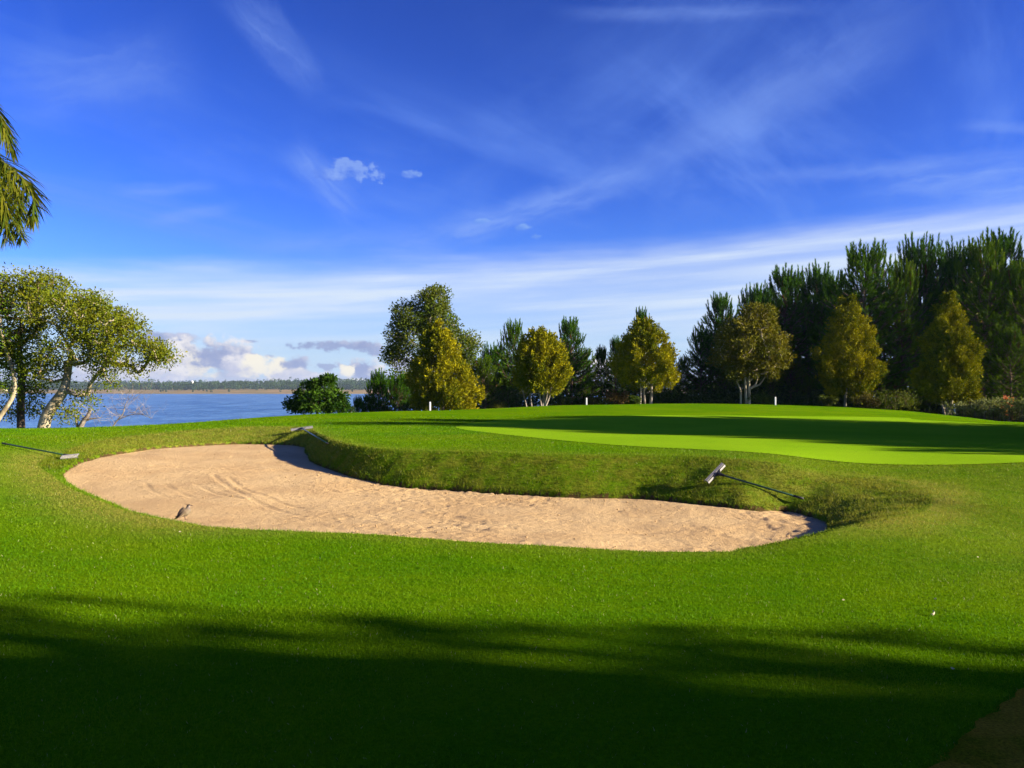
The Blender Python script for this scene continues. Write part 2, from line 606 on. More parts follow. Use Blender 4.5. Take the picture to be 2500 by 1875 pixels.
M_HANDLE = mat_simple('green_handle', (0.008, 0.045, 0.022), (0.012, 0.06, 0.03), 12.0, 0.35, 0.5, 0.001)
M_BLACK = mat_simple('black_plastic', (0.012, 0.012, 0.013), (0.02, 0.02, 0.02), 20.0, 0.5, 0.4, 0.001)

# grass colours (reflectance)
GR_A = np.array([0.070, 0.184, 0.0014])
GR_B = np.array([0.126, 0.228, 0.0020])
GR_DRY = np.array([0.245, 0.245, 0.040])
GR_BANK = np.array([0.092, 0.178, 0.0025])
GR_BROWN = np.array([0.160, 0.172, 0.0120])


def mat_lawn():
    m, T = material('lawn_grass')
    co = T.n('ShaderNodeNewGeometry').outputs['Position']
    n1 = T.noise(co, 0.35, 4, 0.6)
    n2 = T.noise(co, 3.0, 5, 0.65)
    n3 = T.noise(co, 38.0, 4, 0.7)
    dry = T.n('ShaderNodeAttribute', attribute_name='dry').outputs['Fac']
    bank = T.n('ShaderNodeAttribute', attribute_name='bank').outputs['Fac']
    c = T.mix(T.step(T.math('ADD', T.math('MULTIPLY', n1, 0.6), T.math('MULTIPLY', n2, 0.4)), 0.36, 0.64), tuple(GR_A), tuple(GR_B))
    bk = T.mix(T.step(n2, 0.38, 0.66), tuple(GR_BANK), tuple(GR_BROWN))
    c = T.mix(T.math('MULTIPLY', bank, 0.85), c, bk)
    c = T.mix(T.step(bank, 1.05, 1.35), c, (0.085, 0.055, 0.022))
    f = T.math('MULTIPLY', dry, T.step(T.math('ADD', T.math('MULTIPLY', n2, 0.7), T.math('MULTIPLY', n3, 0.3)), 0.25, 0.65))
    c = T.mix(f, c, tuple(GR_DRY))
    c = T.mix(1.0, c, T.mix(T.step(n3, 0.25, 0.75), (0.72, 0.72, 0.72), (1.22, 1.22, 1.22)), 'MULTIPLY')
    h = T.math('ADD', T.math('MULTIPLY', n3, 0.6), T.math('MULTIPLY', T.noise(co, 110.0, 3, 0.7), 0.5))
    b = principled(T, c, 0.9, 0.0, h, 0.035, 0.9)
    finish(T, b.outputs[0])
    return m


def mat_green():
    m, T = material('putting_green_grass')
    co = T.n('ShaderNodeNewGeometry').outputs['Position']
    n1 = T.noise(co, 0.5, 4, 0.6)
    n3 = T.noise(co, 60.0, 3, 0.7)
    c = T.mix(T.step(n1, 0.35, 0.65), (0.185, 0.345, 0.008), (0.215, 0.375, 0.010))
    c = T.mix(1.0, c, T.mix(T.step(n3, 0.25, 0.75), (0.88, 0.88, 0.88), (1.1, 1.1, 1.1)), 'MULTIPLY')
    b = principled(T, c, 0.9, 0.0, n3, 0.008, 0.7)
    finish(T, b.outputs[0])
    return m


def mat_sand():
    m, T = material('bunker_sand_grains')
    co = T.n('ShaderNodeNewGeometry').outputs['Position']
    n1 = T.noise(co, 0.8, 4, 0.6)
    n2 = T.noise(co, 9.0, 5, 0.7)
    n3 = T.noise(co, 90.0, 4, 0.75)
    c = T.mix(T.step(n1, 0.35, 0.65), (0.53, 0.355, 0.175), (0.61, 0.425, 0.215))
    c = T.mix(T.math('MULTIPLY', T.step(n2, 0.56, 0.74), 0.55), c, (0.43, 0.275, 0.14))
    c = T.mix(1.0, c, T.mix(T.step(n3, 0.25, 0.75), (0.82, 0.82, 0.82), (1.14, 1.14, 1.14)), 'MULTIPLY')
    h = T.math('ADD', T.math('MULTIPLY', n2, 1.0), T.math('MULTIPLY', n3, 0.45))
    b = principled(T, c, 0.95, 0.05, h, 0.05, 1.0)
    finish(T, b.outputs[0])
    return m


def mat_path():
    m, T = material('worn_dry_turf')
    co = T.n('ShaderNodeNewGeometry').outputs['Position']
    n1 = T.noise(co, 1.6, 5, 0.65)
    n3 = T.noise(co, 60.0, 4, 0.75)
    c = T.mix(T.step(n1, 0.38, 0.62), (0.36, 0.20, 0.016), (0.18, 0.15, 0.006))
    c = T.mix(T.step(T.noise(co, 0.9, 3, 0.6, 0.6), 0.55, 0.75), c, (0.33, 0.19, 0.030))
    c = T.mix(1.0, c, T.mix(T.step(n3, 0.25, 0.75), (0.55, 0.55, 0.55), (1.35, 1.35, 1.35)), 'MULTIPLY')
    b = principled(T, c, 0.95, 0.0, n3, 0.03, 0.9)
    finish(T, b.outputs[0])
    return m


def mat_water():
    m, T = material('lake_water')
    co = T.n('ShaderNodeNewGeometry').outputs['Position']
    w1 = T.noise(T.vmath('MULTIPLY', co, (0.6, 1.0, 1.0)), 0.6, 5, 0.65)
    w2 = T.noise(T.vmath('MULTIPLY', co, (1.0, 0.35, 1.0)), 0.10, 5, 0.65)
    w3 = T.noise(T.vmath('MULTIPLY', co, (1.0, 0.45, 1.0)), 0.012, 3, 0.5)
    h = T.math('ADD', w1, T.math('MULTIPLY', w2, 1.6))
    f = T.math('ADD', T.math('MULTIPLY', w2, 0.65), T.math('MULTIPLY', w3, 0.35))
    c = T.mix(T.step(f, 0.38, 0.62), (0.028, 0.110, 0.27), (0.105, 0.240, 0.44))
    b = principled(T, c, 0.3, 0.28, h, 0.9, 1.0)
    b.inputs['IOR'].default_value = 1.33
    finish(T, b.outputs[0])
    return m


M_LAWN, M_GREEN, M_SAND, M_PATH, M_WATER = mat_lawn(), mat_green(), mat_sand(), mat_path(), mat_water()

# ------------------------------------------------------------------ terrain

LIP_FRONT = [(130, 1164, 15.5), (226, 1215, 13.0), (316, 1249, 11.56), (452, 1277, 10.63), (531, 1288, 10.28), (678, 1296, 10.04), (904, 1305, 9.78),
             (1130, 1322, 9.33), (1356, 1334, 9.04), (1582, 1345, 8.79), (1774, 1345, 8.79), (1808, 1338, 8.95), (1921, 1317, 9.15), (2048, 1288, 9.65)]
LIP_BACK = [(2190, 1265, 10.25), (2275, 1230, 11.9), (2245, 1190, 13.5), (2145, 1168, 14.3), (2000, 1153, 14.6), (1900, 1133, 14.8), (1700, 1114, 15.6), (1582, 1112, 15.9),
            (1356, 1110, 16.2), (1130, 1102, 16.9), (960, 1098, 17.5), (860, 1085, 18.6), (808, 1070, 20.3), (775, 1056, 22.5), (762, 1047, 24.6), (720, 1042, 25.8),
            (600, 1043, 25.8), (450, 1052, 24.5), (300, 1068, 22.3), (170, 1097, 19.0), (95, 1132, 17.0)]
SAND_BACK = [(2020, 1283, 12.3), (1995, 1268, 13.0), (1921, 1249, 13.7), (1808, 1243, 13.6), (1582, 1220, 14.7), (1356, 1213, 15.1), (1130, 1200, 15.8), (960, 1187, 16.4), (904, 1175, 16.9),
             (848, 1161, 17.4), (791, 1141, 18.5), (757, 1124, 19.8), (746, 1102, 21.9), (740, 1091, 23.0), (678, 1086, 23.6), (565, 1085, 23.8),
             (452, 1091, 22.7), (339, 1100, 20.9), (226, 1122, 18.2), (165, 1147, 16.5)]
lf = np.array([at(*p) for p in LIP_FRONT])
lb = np.array([at(*p) for p in LIP_BACK])
sb = np.array([at(*p) for p in SAND_BACK])
sf = lf.copy()
sf[:, 1] += 0.13
sf[0] = lf[0] + [0.16, 0.05, 0]
sf[1] += [0.08, 0, 0]
sf[2] += [0.06, 0, 0]
sf[-1] = lf[-1] + [-0.12, 0.15, 0]
sf[:, 2] = lf[:, 2] - 0.10 - 0.25 * sstep(0.8, 2.5, lf[:, 0])
LIP = spline(np.concatenate([lf, lb])[:, :2], 6)
SND = spline(np.concatenate([sf, sb])[:, :2], 9)
SND = SND + 0.13 * (np.stack([fbm(xy3(SND[:, 0], SND[:, 1], 2.6), 4, 91), fbm(xy3(SND[:, 0], SND[:, 1], 2.6), 4, 92)], 1) - 0.5)

ctrl = [(x, y, 0.0) for x in (-30, -12, -4, 4, 12, 30) for y in (-25, -6, 2.5, 6)]
ctrl += [tuple(p) for p in lf] + [tuple(p) for p in lb]
CREST = [(0, 1050, 26), (150, 1047, 27), (300, 1041, 28.5), (450, 1032, 30), (600, 1020, 32.5), (750, 1011, 35), (900, 1006, 37), (1049, 1003, 42), (1200, 997, 46), (1345, 990, 48),
         (1500, 988, 50), (1700, 986, 50), (1900, 988, 50), (2080, 993, 50), (2200, 1000, 49), (2350, 1014, 47), (2500, 1033, 44)]
crest = np.array([at(*p) for p in CREST])
ctrl += [tuple(p) for p in crest]
ctrl += [tuple(at(*p)) for p in [(1113, 1045, 24), (1470, 1085, 18), (1921, 1113, 15.8), (2500, 1130, 15), (1300, 1020, 31), (1526, 1017, 31), (1921, 1020, 33), (2500, 1031, 36),
                                 (2200, 1060, 24), (1500, 1050, 24), (0, 1090, 18.2), (0, 1140, 16), (0, 1200, 13.8), (0, 1300, 9.8),
                                 (2500, 1150, 14.3), (2500, 1200, 12.9), (2500, 1300, 9.9), (2300, 1220, 12), (850, 1030, 28)]]
ctrl += [(18, 15, 0.27), (26, 15, 0.25), (28, 26, 0.3), (40, 25, 0.2), (45, 45, -0.2), (30, 10, 0.1), (60, 30, 0.1), (-22, 10, 0.0), (-25, 18, 0.35), (-28, 26, 0.35), (-50, 20, 0.2), (-50, 0, 0)]
LAWN_Z = TPS(ctrl, 2e-4)
sctrl = [tuple(p) for p in sf] + [tuple(p) for p in sb]
sctrl += [(0, 12, -0.27), (-2, 13, -0.25), (2.5, 11.5, -0.35), (3.3, 10.6, -0.40), (-5, 15, -0.12), (-6.5, 19, 0.02), (-7, 16, -0.06), (-3.6, 12.5, -0.22)]
SAND_Z = TPS(sctrl, 3e-3)
CR_X = np.r_[-60, crest[:, 0], 40, 80, 400]
CR_Y = np.r_[24, crest[:, 1], 44, 48, 60]


SDF_S, SDF_L = SDF(SND, 0.045), SDF(LIP, 0.06)


def fields(x, y):
    a, b = SDF_S(x, y), SDF_L(x, y)
    iS = a < 0
    return np.abs(a), iS, np.abs(b), (b < 0) | iS


def lawn_base(x, y):
    x, y = np.ravel(x).astype(float), np.ravel(y).astype(float)
    yc = np.interp(x, CR_X, CR_Y)
    d = y - yc
    soft = np.where(d < -4, d, np.where(d > 4, 0, -((4 - d) ** 2) / 16.0))      # eases to the crest
    z = LAWN_Z(np.clip(x, -60, 60), yc + soft)
    a = 0.009 + (0.0016 - 0.009) * sstep(0, 10, x)
    q = np.maximum(d + 0.5, 0)
    z = z - np.minimum(a * q * q, 14 + 0 * q)
    side = np.maximum(np.abs(x) - 60, 0)
    return np.maximum(z - np.where(x < 0, 0.03 * side, 0), -9.0)


def height(x, y, full=False):
    x, y = np.ravel(x).astype(float), np.ravel(y).astype(float)
    z = lawn_base(x, y)
    dS, iS, dL, iL = fields(x, y)
    ring = iL & ~iS
    if ring.any():
        t = dS[ring] / np.maximum(dS[ring] + dL[ring], 1e-6)
        g = 0.55 * t + 0.45 * (1 - (1 - t) ** 2)
        zs = SAND_Z(x[ring], y[ring]) + 0.055
        z[ring] = zs + (z[ring] - zs) * g
        lump = fbm(xy3(x[ring], y[ring], 2.2), 4, 5) - 0.5
        z[ring] += lump * 0.09 * np.minimum(1, 4 * t * (1 - t)) * sstep(0.1, 0.6, dS[ring] + dL[ring])
    if iS.any():
        z[iS] = SAND_Z(x[iS], y[iS]) + 0.055 - 0.30 * sstep(0, 0.10, dS[iS])
    return (z, dS, iS, dL, iL) if full else z


def ground_z(x, y):
    """Surface one would stand on (sand inside the bunker)."""
    z, dS, iS, dL, iL = height(x, y, True)
    if iS.any():
        xs, ys = np.ravel(x).astype(float), np.ravel(y).astype(float)
        z[iS] = SAND_Z(xs[iS], ys[iS])
    return z


def hit(u, v, y0=4.0, y1=60.0):
    """First ground point on the sight line through (u, v)."""
    ys = np.arange(y0, y1, 0.02)
    z = ground_z((u - U0) / F * ys, ys)
    below = z >= ZC - (v - VH) / F * ys
    y = ys[np.argmax(below)] if below.any() else y1
    return np.array([(u - U0) / F * y, y, float(ground_z((u - U0) / F * y, y)[0])])


def seg(*parts):
    return np.unique(np.round(np.concatenate(parts), 4))


gx = seg([-420, -260, -160, -110, -80, -60, -48, -40, -34], np.arange(-30, -11, 0.5), np.arange(-11, 8, 0.07), np.arange(8, 30, 0.35), np.arange(30, 60, 1.5), [60, 75, 100, 150, 230, 420])
gy = seg([-420, -240, -140, -80, -50, -35, -25, -16, -10, -5], np.arange(-2, 8, 0.25), np.arange(8, 27, 0.075), np.arange(27, 62, 0.4), np.arange(62, 100, 3.0), [105, 120, 140, 170])
GX, GY = np.meshgrid(gx, gy)
gz, dS, iS, dL, iL = height(GX, GY, True)


def dryness(x, y, dS, iS, dL, iL):
    x, y = np.ravel(x), np.ravel(y)
    side = 0.30 + 0.70 * np.maximum(sstep(-2.2, -5.0, x) * sstep(19.5, 17.5, y), sstep(3.0, 4.6, x) * sstep(15.5, 13.5, y))
    out = np.exp(-(dL / (0.22 + 0.55 * side)) ** 2) * side * (~iL)
    far = sstep(15, 17, y) * (~iL) * np.exp(-(dL / 0.35) ** 2) * 0.35
    ring = (iL & ~iS) * (0.16 + 0.5 * sstep(17, 21, y) + 0.35 * sstep(3.0, 4.5, x))
    right = 0.30 * sstep(2.5, 6.0, x + 0.12 * (y - 8)) * sstep(5.5, 8.0, y) * sstep(24, 15, y) * (~iL)
    return np.clip(np.maximum(np.maximum(out, far), np.maximum(ring, right)), 0, 1)


dry = dryness(GX, GY, dS, iS, dL, iL)
bank = np.where(iS, 1.6, (iL & ~iS) * sstep(0.15, 0.6, dS + dL) * sstep(0.0, 0.12, dL))
nx, ny = len(gx), len(gy)
idx = np.arange(nx * ny).reshape(ny, nx)
quads = np.stack([idx[:-1, :-1], idx[:-1, 1:], idx[1:, 1:], idx[1:, :-1]], -1).reshape(-1, 4)
deep = iS & (dS > 0.35)
quads = quads[~deep[quads].all(1)]
lawn = part('lawn', make_mesh('lawn', np.stack([GX.ravel(), GY.ravel(), gz], 1), quads, attrs={'dry': dry, 'bank': bank}, smooth=True), M_LAWN)
lawn['kind'] = 'structure'

# the sand: a fine sheet with rake lines, wheel marks and scuffs
sx, sy = np.arange(-9.2, 4.8, 0.035), np.arange(8.4, 24.2, 0.035)
SX, SY = np.meshgrid(sx, sy)
X, Y = SX.ravel(), SY.ravel()
d_s = SDF_S(X, Y)
i_s = d_s < 0
d_s = np.abs(d_s)
keep = i_s | (d_s < 0.10)
remap = -np.ones(len(X), int)
remap[keep] = np.arange(keep.sum())
X, Y, d_s, i_s = X[keep], Y[keep], d_s[keep], i_s[keep]
zs = SAND_Z(X, Y)
edge_in = np.where(i_s, sstep(0.0, 0.25, d_s), 0)
rough = (0.25 + 0.75 * sstep(-5.5, -1.5, X)) * (0.35 + 0.65 * sstep(0.35, 0.65, fbm(xy3(X, Y, 0.7), 3, 19)))
zs = zs + (fbm(xy3(X, Y, 1.1), 3, 11) - 0.5) * 0.07 * edge_in
zs = zs + (fbm(xy3(X, Y, 7.0), 4, 12) - 0.5) * 0.030 * rough
pit = fbm(xy3(X, Y, 3.2), 3, 13)
zs = zs - 0.018 * sstep(0.64, 0.80, pit) * rough
zs = zs + (vnoise(xy3(X, Y, 16), 17) - 0.5) * 0.020 * rough + 0.020 * np.maximum(0, vnoise(xy3(X, Y, 11), 14) - 0.72) / 0.28 * rough


def track(pts, w, depth, ridge=0.0):
    global zs
    P = spline(np.array(pts, float), 10, closed=False)
    Q = np.stack([X, Y], 1)
    best = np.full(len(Q), 1e9)
    for a, b in zip(P[:-1], P[1:]):
        ab = b - a
        t = np.clip(((Q - a) @ ab) / max(ab @ ab, 1e-9), 0, 1)
        best = np.minimum(best, np.linalg.norm(Q - (a + t[:, None] * ab), axis=1))
    brk = 0.4 + 0.9 * vnoise(xy3(X, Y, 4.0), 21)
    zs = zs - 0.33 * depth * np.exp(-(best / w) ** 2) * brk + 0.33 * ridge * np.exp(-((best - 1.8 * w) / w) ** 2) * brk


def uvt(*pts):
    return [hit(u, v)[:2] for u, v in pts]


track(uvt((560, 1165), (600, 1195), (680, 1225), (760, 1245)), 0.05, 0.045, 0.022)
track(uvt((480, 1183), (530, 1205), (590, 1218)), 0.05, 0.04, 0.02)
track(uvt((355, 1180), (375, 1200), (420, 1215)), 0.045, 0.035, 0.015)
track(uvt((400, 1180), (430, 1198), (470, 1212)), 0.045, 0.03, 0.015)
track(uvt((740, 1184), (800, 1197), (900, 1214), (980, 1220)), 0.06, 0.05, 0.022)
track(uvt((380, 1139), (480, 1145), (600, 1148), (690, 1146)), 0.10, 0.05, 0.03)
track(uvt((520, 1160), (560, 1190), (640, 1230), (740, 1262)), 0.05, 0.035, 0.02)
track(uvt((1100, 1262), (1250, 1290), (1450, 1300), (1700, 1290)), 0.12, 0.035, 0.02)
track(uvt((900, 1270), (1100, 1282), (1300, 1312), (1560, 1322)), 0.08, 0.04, 0.02)
nsx = len(sx)
si = np.arange(len(SX.ravel())).reshape(SX.shape)
sq = np.stack([si[:-1, :-1], si[:-1, 1:], si[1:, 1:], si[1:, :-1]], -1).reshape(-1, 4)
sq = sq[keep[sq].all(1)]
zs = np.where(i_s, zs, zs - 0.03)
sand = part('bunker_sand', make_mesh('bunker_sand', np.stack([X, Y, zs], 1), remap[sq], smooth=True), M_SAND)
sand['kind'] = 'structure'


# loose clods and crumbs lying on the sand
rng = np.random.default_rng(58)
n = 5200
cx_, cy_ = rng.uniform(-9, 4.6, n), rng.uniform(8.8, 23.8, n)
ok = (SDF_S(cx_, cy_) < -0.06) & (rng.uniform(0, 1, n) < 0.12 + 0.88 * sstep(0.42, 0.66, fbm(xy3(cx_, cy_, 0.8), 3, 23)) * sstep(-6, -2, cx_))
cx_, cy_ = cx_[ok], cy_[ok]
n = len(cx_)
octa = np.array([(1, 0, 0), (-1, 0, 0), (0, 1, 0), (0, -1, 0), (0, 0, 0.8), (0, 0, -0.8)])
ofc = np.array([(0, 2, 4), (2, 1, 4), (1, 3, 4), (3, 0, 4), (2, 0, 5), (1, 2, 5), (3, 1, 5), (0, 3, 5)])
cs_ = 0.007 + 0.016 * rng.uniform(0, 1, n) ** 3
V = octa[None] * cs_[:, None, None] * rng.uniform(0.6, 1.3, (n, 6, 1))
V += np.stack([cx_, cy_, SAND_Z(cx_, cy_) + 0.006], 1)[:, None]
clods = part('sand_clods', make_mesh('sand_clods', V.reshape(-1, 3), (np.arange(n)[:, None, None] * 6 + ofc[None]).reshape(-1, 3)), M_SAND)
clods['kind'] = 'stuff'
clods['label'] = 'small clods of sand scattered over the bunker'


def sheet(name, outline, mat, lift, rings=26, ragged=0.0):
    """A sheet that follows the lawn inside a closed outline."""
    P = spline(np.array(outline, float), 40 if ragged else 10)
    if ragged:
        P = P + ragged * (np.stack([fbm(xy3(P[:, 0], P[:, 1], 5.0), 4, 31), fbm(xy3(P[:, 0], P[:, 1], 5.0), 4, 32)], 1) - 0.5)
    c = P.mean(0)
    fr = np.linspace(1, 0.0005, rings) ** 0.8
    V = (c + (P - c)[None] * fr[:, None, None]).reshape(-1, 2)
    m = len(P)
    i, j = np.meshgrid(np.arange(rings - 1), np.arange(m), indexing='ij')
    a, b = i * m + j, i * m + (j + 1) % m
    q = np.stack([a, b, b + m, a + m], -1).reshape(-1, 4)
    z = height(V[:, 0], V[:, 1]) + lift
    o = part(name, make_mesh(name, np.c_[V, z], q, smooth=True), mat)
    o['kind'] = 'structure'
    return o


green_outline = [at(*p)[:2] for p in [(1113, 1045, 24), (1240, 1065, 20.6), (1470, 1085, 18), (1700, 1101, 16.6), (1921, 1113, 15.8), (2200, 1123, 15.3), (2500, 1130, 15)]]
green_outline += [(12, 15.5), (16, 18), (18.5, 24), (18.5, 30), (16.5, 34)] + [at(*p)[:2] for p in [(2200, 1026, 36), (1921, 1021, 34.5), (1700, 1018, 33), (1526, 1017.5, 31.5), (1330, 1019, 30), (1180, 1026, 28)]]
sheet('putting_green', green_outline, M_GREEN, 0.010, 60)
path_outline = [(1.45, 3.2), (1.83, 3.67), (2.28, 4.14), (2.78, 4.6), (3.4, 5.05), (4.3, 5.3), (5.4, 4.9), (5.6, 2.6), (4.6, 0.6), (2.6, -0.4), (1.5, 0.8), (1.2, 2.2)]
sheet('path', path_outline, M_PATH, 0.008, 30, 0.16)

# ------------------------------------------------------------------ the lake and its far shore

WATER_Z = -4.35
wv = np.array([(-9000, 20), (9000, 20), (9000, 12000), (-9000, 12000)], float)
lake = part('lake', make_mesh('lake', np.c_[wv, np.full(4, WATER_Z)], [[0, 1, 2, 3]]), M_WATER)
lake['kind'] = 'structure'

M_SHORE = mat_simple('reed_shore', (0.30, 0.20, 0.085), (0.20, 0.16, 0.06), 0.02, 0.95, 0.05, 0.0)
rs = np.random.default_rng(5)


def shore_y(x):
    return 1500 + 90 * np.sin(x / 420.0) + 60 * np.sin(x / 170.0 + 1) - 0.10 * x


xs = np.linspace(-5200, 5200, 420)
prof = [(-6, -8.0), (0, -4.5), (25, -3.6), (160, 1.0), (300, 4.2), (900, 7.0), (2600, 12.0)]
V = np.array([(x, shore_y(x) + dy, z + (1.2 * math.sin(x / 60 + dy) if dy > 10 else 0)) for x in xs for dy, z in prof])
i, j = np.meshgrid(np.arange(len(xs) - 1), np.arange(len(prof) - 1), indexing='ij')
a = i * len(prof) + j
shore = part('far_shore', make_mesh('far_shore', V, np.stack([a, a + len(prof), a + len(prof) + 1, a + 1], -1).reshape(-1, 4), smooth=True), M_SHORE)
shore['kind'] = 'structure'


def far_wood(name, n, d0, d1, h0, h1, xr, seed, c, size):
    rng = np.random.default_rng(seed)
    g = Geo()
    x = rng.uniform(-xr, xr, n)
    dy = rng.uniform(d0, d1, n)
    y = shore_y(x) + dy
    zb = np.interp(dy, [p[0] for p in prof], [p[1] for p in prof])
    big = 0.75 + 0.5 * vnoise(xy3(x, y, 0.006), seed)
    H = rng.uniform(h0, h1, n) * big
    k = 46
    t = rng.uniform(0.0, 1, (n, k))
    prof_r = np.sin(np.pi * np.clip(t * 0.72 + 0.28, 0, 1)) ** 0.6
    th = rng.uniform(0, 2 * np.pi, (n, k))
    rr = prof_r * H[:, None] * 0.36 * rng.uniform(0.5, 1, (n, k))
    P = np.stack([x[:, None] + rr * np.cos(th), y[:, None] + rr * np.sin(th), zb[:, None] + t * H[:, None]], -1).reshape(-1, 3)
    D = np.stack([np.cos(th), np.sin(th), rng.uniform(-0.2, 0.9, (n, k))], -1).reshape(-1, 3) + rng.normal(0, 0.5, (n * k, 3))
    Vv, Ff = diamonds(P - nrm(D) * size * 0.5, D, size, size * 0.9, rng)
    cc = np.repeat(np.repeat(np.array(c)[None] * rng.uniform(0.6, 1.35, (n, 1)), k, 0), 4, 0)
    g.add(Vv, Ff, cc)
    o = part(name, g.mesh(name), M_LEAF)
    o['kind'] = 'stuff'
    o['label'] = 'dark green wood along the far shore of the lake'
    return o


far_wood('far_wood', 3200, 230, 420, 12, 19, 1900, 41, (0.040, 0.075, 0.024), 2.8)
far_wood('far_wood', 2200, 900, 1250, 17, 27, 2500, 42, (0.036, 0.070, 0.026), 3.8)
far_wood('far_wood', 170, 60, 240, 3, 7, 1500, 43, (0.050, 0.075, 0.030), 1.8)

# ------------------------------------------------------------------ trees: generators

def grow(trunk, trunk_r, clusters, rng, tip=0.012, root_i=None):
    """Joins cluster centres to a trunk polyline by branches; returns segment arrays."""
    nodes = [np.asarray(p, float) for p in trunk]
    parent = [-1] + list(range(len(trunk) - 1))
    top = nodes[-1]
    start = 1 if len(nodes) > 2 else 0
    order = np.argsort(np.linalg.norm(clusters - nodes[max(len(nodes) // 2, start)], axis=1))
    ends = []
    for c in clusters[order]:
        A = np.array(nodes)
        d = np.linalg.norm(A - c, axis=1)
        d = d + 0.6 * np.maximum(A[:, 2] - c[2], 0)
        d[:start] += 50
        k = int(np.argmin(d))
        mid = 0.5 * (nodes[k] + c) + rng.normal(0, 0.07, 3) * d[k] + np.array([0, 0, -0.06 * d[k]])
        nodes.append(mid)
        parent.append(k)
        nodes.append(c)
        parent.append(len(nodes) - 2)
        ends.append(len(nodes) - 1)
    n = len(nodes)
    w = np.zeros(n)
    for e in ends:
        w[e] = 1
    for k in range(n - 1, 0, -1):
        w[parent[k]] += w[k]
    rad = tip * np.maximum(w, 1) ** 0.5
    m = len(trunk)
    tr = np.interp(np.arange(m), np.linspace(0, m - 1, len(trunk_r)), trunk_r)
    rad = np.minimum(rad, tr[-1] * 0.95)
    rad[:m] = tr
    nodes = np.array(nodes)
    ch = np.arange(m, n)
    pa = np.array(parent)[m:]
    return nodes, ch, pa, rad, m


def tree_wood(nodes, ch, pa, rad, m, smooth_trunk=True, k=5):
    g = Geo()
    T = spline(nodes[:m], 4, closed=False)
    r = np.interp(np.linspace(0, m - 1, len(T)), np.arange(m), rad[:m])
    r[0] *= 1.35
    g.add(*tube(T, r, 9))
    if len(ch):
        g.add(*frusta(nodes[pa], nodes[ch], np.minimum(rad[pa], rad[ch] * 1.5), rad[ch], k))
    return g


def leafy(g, centres, n, rc, size, cols, rng, out_from=None, droop=0.0, aspect=0.5):
    """Clumps of leaves round cluster centres."""
    m = len(centres)
    rcs = np.broadcast_to(np.asarray(rc, float), (m,))
    off = rng.normal(size=(m, n, 3))
    off = nrm(off) * rng.uniform(0.15, 1.0, (m, n, 1)) ** 0.6
    off[..., 2] *= 0.75
    P = centres[:, None] + off * rcs[:, None, None]
    D = off * 0.8 + rng.normal(0, 0.6, (m, n, 3)) + [0, 0, 0.25 - droop]
    P, D = P.reshape(-1, 3), D.reshape(-1, 3)
    L = size * rng.uniform(0.6, 1.25, len(P))
    V, Fc = diamonds(P, D, L, L * aspect, rng)
    cols = np.asarray(cols, float)
    ci = rng.uniform(0, 1, (m, 1, 1)) * 0.7 + rng.uniform(0, 0.3, (m, n, 1))
    c = cols[0] * (1 - ci) + cols[1] * ci
    c = c * rng.uniform(0.75, 1.25, (m, n, 1))
    if len(cols) > 2:
        sel = rng.uniform(0, 1, (m, n, 1)) < 0.035
        c = np.where(sel, cols[2], c)
    g.add(V, Fc, np.repeat(c.reshape(-1, 3), 4, 0))


def sample_lobes(lobes, rng, shell=0.5):
    """Points in ellipsoids given as (centre, radii, count)."""
    out = []
    for c, r, n in lobes:
        d = nrm(rng.normal(size=(n, 3)))
        q = rng.uniform(shell ** 3, 1, (n, 1)) ** (1 / 3)
        out.append(np.asarray(c) + d * q * np.asarray(r))
    return np.concatenate(out)


def lobe(u, v, y, ru, rv, n, depth=None, dy=0.0):
    c = at(u, v, y)
    c = c + np.array([0, dy, 0])
    s = y / F
    return c, (ru * s, depth if depth else 0.8 * ru * s, rv * s), n


def broadleaf(name, label, cat, base, trunk, trunk_r, lobes, seed, n_leaf, rc, size, cols, bark, group=None, extra_stems=(), shell=0.5, droop=0.0, aspect=0.5, crown='crown', wood='trunk', tip=0.012, parent=None):
    rng = np.random.default_rng(seed)
    base = np.asarray(base, float)
    t = parent or thing(name, label, cat, base, group)
    cl = sample_lobes(lobes, rng, shell)
    nodes, ch, pa, rad, m = grow(trunk, trunk_r, cl, rng, tip)
    g = tree_wood(nodes, ch, pa, rad, m)
    part(wood, g.mesh(wood, base, True), bark, t)
    for pts, rr in extra_stems:
        S = spline(np.array(pts), 5, closed=False)
        q = Geo()
        q.add(*tube(S, np.interp(np.linspace(0, 1, len(S)), np.linspace(0, 1, len(rr)), rr), 8))
        part(wood, q.mesh(wood, base, True), bark, t)
    lf_ = Geo()
    leafy(lf_, cl, n_leaf, rc, size, cols, rng, droop=droop, aspect=aspect)
    part(crown, lf_.mesh(crown, base), M_LEAF, t)
    return t


